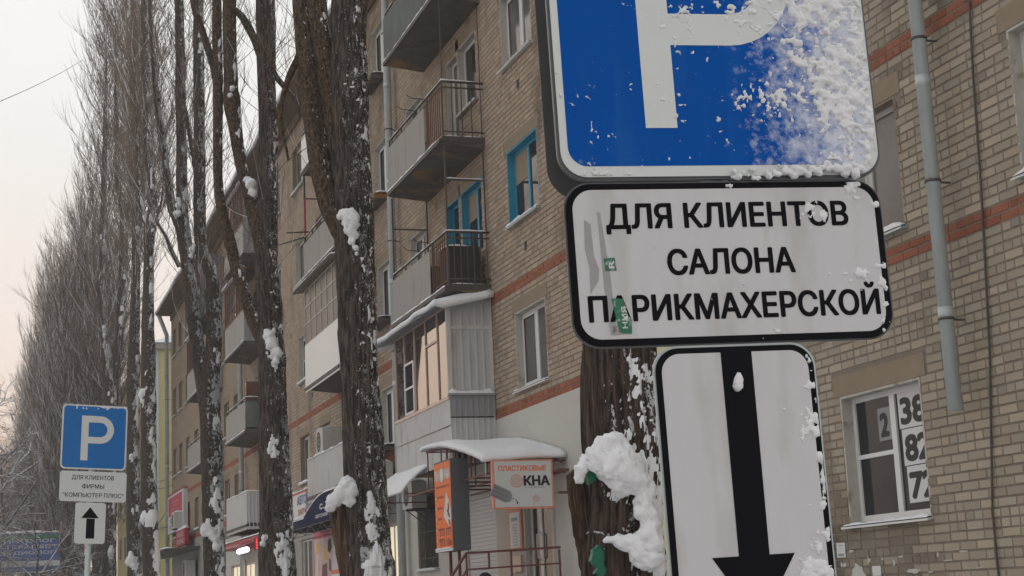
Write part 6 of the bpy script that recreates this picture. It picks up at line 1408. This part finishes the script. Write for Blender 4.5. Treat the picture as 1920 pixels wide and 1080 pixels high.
for y in (30.62, 31.0): q = MB(); q.box(6.66, 6.74, y - .04, y + .04, .05, 3.7); q.build('post', M['orange_paint'], op)
q = MB(); q.box(6.665, 6.735, 29.9, 31.7, 1.9, 2.35); q.build('stand_board', M['orange_paint'], op)
q = MB(); q.box(6.655, 6.6645, 29.95, 31.65, 1.95, 2.27); text_to(q, 'АКЦИЯ', fx(6.652), -30.8, 2.02, .18, 1.2, .02, 1); q.build('board_sheet', [M['paper'], M['orange_paint']], op, fix=False)
# red canopy shop with lit tube and red led sign
rc = thing('shop_canopy', 'red shop canopy with a snowy top under the white box balcony', 'canopy', (7.6, 53, 3.9))
q = MB(); q.hull8([(7.6, 46.2, 3.66), (7.6, 54.4, 3.66), (D - .01, 54.4, 3.9), (D - .01, 46.2, 3.9)], [(7.6, 46.2, 3.76), (7.6, 54.4, 3.76), (D - .01, 54.4, 3.96), (D - .01, 46.2, 3.96)]); q.build('canopy_sheet', M['red_paint'], rc)
q = MB(); snow_ridge(q, [(7.85, 46.3, 3.80), (7.85, 54.3, 3.80)], .22, .09, .2); q.build('canopy_snow', M['snow'], rc)
q = MB()
for y in np.linspace(46.3, 54.3, 9): q.bar((7.64, y, 3.62), (D - .01, y, 3.62), .02)
q.bar((7.64, 46.2, 3.62), (7.64, 54.4, 3.62), .025); q.build('canopy_frame', M['red_paint'], rc)
lt = thing('tube_lamp', 'glowing white tube lamp under the red canopy', 'lamp', (7.8, 50, 3.5))
q = MB(); q.tube([(7.8, 49.6, 3.48), (7.8, 51.2, 3.48)], .085, 10); q.build('tube', M['tube_light'], lt)
q = MB(); q.box(7.75, 7.85, 49.55, 51.25, 3.57, 3.615); q.build('lamp_housing', M['dark_metal'], lt)
ld = thing('led_sign', 'small glowing red led sign hanging at the end of the red canopy', 'led sign', (7.7, 46.7, 3.6))
q = MB(); q.box(7.57, 7.83, 46.65, 46.75, 3.36, 3.69); q.build('led_box', M['curtain_dark'], ld)
q = MB()
for i in range(3):
    for j in range(4): q.box(7.595 + i * .08, 7.645 + i * .08, 46.643, 46.649, 3.38 + j * .077, 3.435 + j * .077)
q.build('led_dots', M['led_red'], ld)
for s_, w_ in ((50.3, .12), (54.1, .12), (47.2, .2)): q = MB(); q.box(D - .03, D - .006, s_, s_ + w_, .3, 3.3); q.build('red_trim', M['red_paint'], bld)
# far end signs
pk = thing('shop_sign', 'pink and white vertical shop sign at the far end of the brick block', 'shop sign', (D - .1, 73, 6))
q = MB(); q.box(D - .2, D - .005, 69.9, 75.9, 5.25, 6.95); q.build('sign_box', M['paper'], pk)
q = MB(); q.box(D - .205, D - .2005, 70.3, 75.6, 6.02, 6.85); q.build('pink_field', M['pinkred'], pk)
q = MB(); text_to(q, 'ОПТ', fx(D - .209), -73, 6.2, .42, 2.6, .04); q.build('lettering', M['salmon'], pk, fix=False)
q = MB(); text_to(q, 'МИР', fx(D - .204), -74.2, 5.72, .18, 1.6, .03); text_to(q, 'УПАКОВКИ', fx(D - .204), -73, 5.4, .2, 4.4, .03); q.build('lettering', M['curtain_dark'], pk, fix=False)
q = MB(); q.box(D - .21, D - .004, 69.85, 75.95, 6.951, 7.02); q.build('red_edge', M['red_paint'], pk)
rd = thing('shop_sign', 'small red square sign below the pink and white one, above the far canopy', 'shop sign', (D - .3, 69.4, 4.8))
q = MB(); q.box(D - .42, D - .25, 67.6, 70.8, 4.45, 5.12); q.build('sign_box', M['red_paint'], rd)
q = MB(); text_to(q, 'ВХОД', fx(D - .424), -69.2, 4.85, .16, 2.0, .03); text_to(q, 'СКЛАД', fx(D - .424), -69.2, 4.56, .16, 2.2, .03); q.build('lettering', M['paper'], rd, fix=False)
q = MB(); snow_ridge(q, [(D - .33, 67.6, 5.12), (D - .33, 70.8, 5.12)], .1, .14); q.build('snow', M['snow'], rd)
fc_ = thing('shop_canopy', 'dark flat canopy with snow at the far end of the block, under the red sign', 'canopy', (7.6, 71, 4.2))
q = MB(); q.hull8([(7.0, 65.8, 4.12), (7.0, 77.4, 4.12), (D - .01, 77.4, 4.2), (D - .01, 65.8, 4.2)], [(7.0, 65.8, 4.2), (7.0, 77.4, 4.2), (D - .01, 77.4, 4.3), (D - .01, 65.8, 4.3)]); q.build('canopy_sheet', M['iron'], fc_)
q = MB(); snow_ridge(q, [(7.2, 65.9, 4.22), (7.2, 77.3, 4.22)], .22, .12, .2); q.build('canopy_snow', M['snow'], fc_)

# paper notices low on the near wall -------------------------------------------------
def notice(s0, s1, z0, z1, label, lines):
    t = thing('paper_notice', label, 'notice', (D - .004, (s0 + s1) / 2, z0))
    q = MB(); q.box(D - .0065, D - .004, s0, s1, z0, z1); q.build('sheet', M['paper'], t)
    if lines:
        q = MB(); f = fx(D - .0072); c = -(s0 + s1) / 2; w = (s1 - s0) * .7
        text_to(q, 'РАБОТА', f, c, z1 - .035, .016, w, .03); text_to(q, 'срочно', f, c, z1 - .065, .012, w * .6); text_to(q, 'тел. 513 777', f, c, z1 - .085, .010, w * .8); q.add([f(c - w / 2, z0 + .012), f(c + w / 2, z0 + .012), f(c + w / 2, z0 + .04), f(c - w / 2, z0 + .04)], [(0, 1, 2, 3)])
        q.build('print', M['grey_print'], t, fix=False)
notice(14.68, 14.85, 1.905, 2.055, 'white printed paper notice glued to the bricks under the window with the numbers', True)
notice(14.02, 14.18, 1.70, 1.80, 'small blank white paper scrap glued low on the brick wall', False)
def scraps(label, items, seed):
    t = thing('torn_notice', label, 'paper remains', (D - .004, items[0][0], items[0][2])); g = random.Random(seed)
    for s0, s1, z0, z1 in items:
        q = MB(); n = 14; c, d = (s0 + s1) / 2, (z0 + z1) / 2
        pts = [(c + (s1 - s0) / 2 * math.cos(a) * g.uniform(.45, 1.1), d + (z1 - z0) / 2 * math.sin(a) * g.uniform(.45, 1.1)) for a in np.linspace(0, 2 * math.pi, n, endpoint=False)]
        q.add([(D - .006, a, b) for a, b in pts] + [(D - .003, a, b) for a, b in pts], [tuple(range(n))] + [(i, (i + 1) % n, (i + 1) % n + n, i + n) for i in range(n)]); q.build('scrap', M['white_plaster' if False else 'oldwhite'], t)
scraps('torn remains of pasted notices smeared white on the bricks', [(14.28, 14.64, 1.64, 1.85), (14.66, 14.8, 1.66, 1.72), (14.75, 14.8, 1.80, 1.87), (14.1, 14.3, 1.60, 1.68), (14.5, 14.62, 1.94, 1.98), (14.68, 14.76, 1.80, 1.85), (14.2, 14.27, 1.82, 1.90), (14.35, 14.5, 1.62, 1.70)], 4)
scraps('thin torn paper strips left on the bricks right of the notices', [(13.55, 13.72, 1.86, 1.885), (13.74, 13.79, 1.78, 1.86), (13.3, 13.6, 1.70, 1.76), (12.98, 13.02, 1.83, 1.90), (13.95, 13.99, 1.84, 1.88), (12.5, 12.66, 1.87, 1.89), (13.1, 13.2, 1.70, 1.72), (12.75, 12.95, 1.80, 1.815), (13.35, 13.42, 1.60, 1.69), (12.3, 12.45, 1.72, 1.73), (13.8, 13.95, 1.60, 1.66)], 8)

# ================================================================== FAR THINGS
yb = thing('yellow_building', 'pale yellow plastered house with a snowy roof, beyond the far end of the brick block', 'house', (16, 105, 0))
q = MB(); q.box(9.62, 26, 95, 122, 0, 17.1); q.build('wall', M['yellow_plaster'], yb)
q = MB(); q.box(9.3, 26.3, 94.7, 122.3, 17.1, 17.45); q.build('cornice', M['grey_plaster'], yb)
q = MB(); q.hull8([(9.2, 94.6, 17.45), (26.4, 94.6, 17.45), (26.4, 122.4, 17.45), (9.2, 122.4, 17.45)], [(13, 98, 19), (22, 98, 19), (22, 119, 19), (13, 119, 19)]); q.build('snowy_roof', M['snow'], yb)
for k in range(5):
    for y in (98, 102, 106, 110, 114, 118):
        q = MB(); q.box(9.57, 9.618, y, y + 1.4, 2.6 + k * 2.9, 4.2 + k * 2.9); w_ = q.build('window', M['oldwhite'], yb); p = MB(); p.box(9.56, 9.569, y + .1, y + 1.3, 2.7 + k * 2.9, 4.1 + k * 2.9); p.build('pane', M['pane'], w_)
q = MB(); q.tube([(9.75, 94.9, 17), (9.75, 94.9, .3)], .1, 8); q.build('drainpipe', M['galv'], yb)
gas = MB()
for z in (6.6, 5.2): gas.tube([(9.5, 94.85, z), (14, 94.85, z)], .05, 6)
gas.build('wall_pipe', M['oldwhite'], yb)
bb = thing('billboard', 'wide blue billboard listing doctors in white lettering, behind snowy branches', 'billboard', (1.3, 74, 0))
B0, B1, Bz0, Bz1, By = -4.2, 3.35, 3.74, 5.40, 74.0
q = MB(); q.box(B0, B1, By, By + .25, Bz0, Bz1); q.build('panel', M['billboard_blue'], bb)
q = MB(); q.box(B0, B1, By - .006, By - .001, Bz1 - .28, Bz1 - .06); q.build('green_band', M['green_sticker'], bb)
q = MB(); q.box(B0, B1, By - .006, By - .001, Bz0 + .22, Bz0 + .46); q.build('white_band', M['paper'], bb)
f = fyn(By - .01)
q = MB()
for i, (t, c) in enumerate((('НЕВРОЛОГ   ОТОЛАРИНГОЛОГ', -.3), ('ГИНЕКОЛОГ УРОЛОГ ТЕРАПЕВТ', -.2), ('ГАСТРОЭНТЕРОЛОГ КАРДИОЛОГ', -.3))): text_to(q, t, f, c, 5.0 - i * .255, .15, 6.9, .02)
q.build('lettering', M['paper'], bb, fix=False)
q = MB(); text_to(q, '513-468, 513-106   ул. Мира, 4', f, -.3, 4.0, .13, 6.4, .0); q.build('lettering', M['grey_print'], bb, fix=False)
q = MB(); q.box(B0 - .05, B1 + .05, By - .02, By + .27, Bz1, Bz1 + .04); q.box(B0 - .05, B1 + .05, By - .02, By + .27, Bz0 - .05, Bz0); q.build('frame', M['oldwhite'], bb)
q = MB(); snow_ridge(q, [(B0, By + .1, Bz1 + .04), (B1, By + .1, Bz1 + .04)], .13, .1, .2); q.build('snow', M['snow'], bb)
for x in (-3, -.4, 2.2): q = MB(); q.box(x - .08, x + .08, By + .05, By + .2, 0, Bz0 - .05); q.build('post', M['iron'], bb)
# minibus with lit tail lamps, mostly out of frame at the lower left
vn = thing('minibus', 'minibus with glowing red tail lamp at the lower left corner', 'minibus', (-.45, 33.5, 0))
prof = [(31.95, .45), (31.85, 1.2), (31.95, 2.15), (32.15, 2.5), (36.2, 2.55), (37.1, 1.6), (38.0, 1.35), (38.1, .5)]
q = MB(); n = len(prof); q.add([(-1.55, y, z) for y, z in prof] + [(.5, y, z) for y, z in prof], [tuple(range(n)), tuple(range(2 * n - 1, n - 1, -1))] + [(i, i + n, (i + 1) % n + n, (i + 1) % n) for i in range(n)]); q.build('body', M['van_body'], vn)
q = MB(); q.hull8([(-1.3, 31.84, 1.35), (.25, 31.84, 1.35), (.25, 31.95, 1.35), (-1.3, 31.95, 1.35)], [(-1.3, 31.93, 2.1), (.25, 31.93, 2.1), (.25, 32.1, 2.1), (-1.3, 32.1, 2.1)]); q.build('rear_window', M['pane'], vn)
for x in (-1.5, .45): q = MB(); q.box(x - .08, x + .08, 31.80, 31.9, 1.0, 1.4); q.build('tail_lamp', M['tail_red'], vn)
q = MB(); q.box(-.62, -.1, 32.02, 32.16, 2.46, 2.57); q.build('brake_lamp', M['tail_red'], vn)
for x in (-1.5, .28):
    for y in (33.0, 36.9):
        q = MB(); q.tube([(x, y, .36), (x + .22, y, .36)], .36, 20); w_ = q.build('wheel', M['tyre'], vn); r_ = MB(); r_.tube([(x - .01, y, .36), (x + .23, y, .36)], .2, 14); r_.build('rim', M['galv'], w_)
for i, (z0_, z1_, y1_) in enumerate(((9.3, 8.2, 76), (8.9, 7.6, 72), (6.7, 6.9, 76))):
    c_ = MB(); c_.tube([(9.6 - (9.6 - D) * t, 95 + (y1_ - 95) * t, z0_ + (z1_ - z0_) * t - .9 * t * (1 - t)) for t in np.linspace(0, 1, 9)], .018, 5)
    tag(c_.build('overhead_cable', M['iron']), ('upper thin cable sagging between the yellow house and the brick block', 'lower thin cable beside it between the yellow house and the brick block', 'lowest thin cable between the yellow house and the pink shop sign')[i], 'cable', 'cables by the yellow house')
# cable across the sky
wr = MB(); wr.tube([(.27 + 2.23 * t, 40.3 + 19.2 * t, 14.75 + 7.25 * t - .25 * (1 - (2 * t / 3 - .1) ** 2)) for t in np.linspace(-1.0, 1.75, 14)], .010, 5)
tag(wr.build('overhead_cable', M['iron']), 'thin dark overhead cable slanting across the pale sky at upper left', 'cable')

# ================================================================== HAZE (frosty air)
hz = MB(); hz.box(-300, 300, -120, 500, -1.5, 36); hzo = hz.build('haze', [], None); hzo['kind'] = 'stuff'
hm_ = bpy.data.materials.new('frosty_air'); hm_.use_nodes = True; hn = hm_.node_tree.nodes; hl = hm_.node_tree.links; hn.remove(hn['Principled BSDF'])
pv = hn.new('ShaderNodeVolumePrincipled'); pv.inputs['Color'].default_value = (.93, .94, .96, 1); pv.inputs['Density'].default_value = 0.0016; hl.new(pv.outputs[0], hn['Material Output'].inputs['Volume'])
hzo.data.materials.append(hm_)

# ================================================================== PASSER-BY
pe = thing('person', 'passer-by in a dark coat and black knitted hat below the porch railing', 'person', (6.0, 19.3, .12))
def skin_body(name, verts, edges, radii, mat, parent, sub=2):
    me = bpy.data.meshes.new(name); me.from_pydata(verts, edges, []); o = bpy.data.objects.new(name, me); col.objects.link(o)
    md = o.modifiers.new('s', 'SKIN'); o.modifiers.new('d', 'SUBSURF').levels = sub
    for i, r in enumerate(radii): me.skin_vertices[0].data[i].radius = (r, r) if not hasattr(r, '__len__') else r
    me.skin_vertices[0].data[0].use_root = True
    bpy.context.view_layer.update(); m2 = bpy.data.meshes.new_from_object(o.evaluated_get(bpy.context.evaluated_depsgraph_get())); bpy.data.objects.remove(o)
    m2.materials.clear(); m2.materials.append(M[mat]); m2.polygons.foreach_set('use_smooth', np.ones(len(m2.polygons), bool)); m2.name = name
    b = bpy.data.objects.new(name, m2); col.objects.link(b); parent_to(b, parent, True); return b
V = [(0, 0, .95), (0, 0, 1.2), (0, .01, 1.42), (0, 0, 1.52), (0, -.01, 1.60), (0, -.02, 1.70), (0, -.01, 1.79),
     (.19, 0, 1.43), (.25, .02, 1.15), (.20, -.11, 1.00), (.15, -.11, .96), (-.19, 0, 1.43), (-.25, .02, 1.15), (-.20, -.11, 1.00), (-.15, -.11, .96),
     (.10, 0, .88), (.11, -.06, .50), (.11, -.02, .08), (.11, -.16, .04), (-.10, 0, .88), (-.11, .10, .50), (-.11, .16, .10), (-.11, .04, .04)]
E_ = [(0, 1), (1, 2), (2, 3), (3, 4), (4, 5), (5, 6), (2, 7), (7, 8), (8, 9), (9, 10), (2, 11), (11, 12), (12, 13), (13, 14), (0, 15), (15, 16), (16, 17), (17, 18), (0, 19), (19, 20), (20, 21), (21, 22)]
Rd = [(.19, .13), (.19, .13), (.17, .11), .065, .075, (.082, .10), (.065, .08), .085, .065, .05, .04, .085, .065, .05, .04, .11, .075, .05, .04, .11, .075, .05, .04]
skin_body('body', V, E_, Rd, 'skin', pe)
skin_body('coat', [(0, 0, .62), (0, 0, .95), (0, 0, 1.25), (0, .01, 1.42), (0, 0, 1.52), (.2, 0, 1.42), (.265, .03, 1.15), (.17, -.12, .97), (-.2, 0, 1.42), (-.265, .03, 1.15), (-.17, -.12, .97)],
          [(0, 1), (1, 2), (2, 3), (3, 4), (3, 5), (5, 6), (6, 7), (3, 8), (8, 9), (9, 10)], [(.24, .18), (.23, .17), (.22, .16), (.2, .14), .09, .11, .085, .07, .11, .085, .07], 'coat', pe)
q = MB()
for x, y0, y1 in ((.11, -.06, -.02), (-.11, .1, .16)): q.tube([(x, 0, .85), (x, y0, .5), (x, y1, .10)], [.125, .095, .075], 12)
q.build('trousers', M['coat'], pe, True)
rows = []
for j in range(9):
    e = j / 8 * R(88); r_ = math.cos(e); rows.append([(.100 * r_ * math.cos(a) * (1.04 if j < 2 else 1), -.015 + .118 * r_ * math.sin(a), 1.725 + .135 * math.sin(e)) for a in np.linspace(0, 2 * math.pi, 20)])
q = MB(); q.grid(rows); q.build('knit_hat', M['hat'], pe, True)
q = MB()
for sx_ in (-1, 1): q.tube([(sx_ * .032, -.117, 1.675), (sx_ * .032, -.124, 1.675)], [.011, .006], 8); q.tube([(sx_ * .092, -.01, 1.69), (sx_ * .103, .0, 1.66), (sx_ * .094, -.005, 1.63)], [.012, .016, .01], 6, 1)
q.tube([(0, -.115, 1.68), (0, -.142, 1.64), (0, -.12, 1.632)], [.010, .016, .012], 8, 1); q.tube([(-.026, -.112, 1.598), (0, -.120, 1.597), (.026, -.112, 1.598)], [.005, .008, .005], 6, 2)
q.build('face_features', [M['black'], M['skin'], M['maroon']], pe, True)
for o in list(pe.children): o.location.z += .0
pe.rotation_euler = (0, 0, R(20))
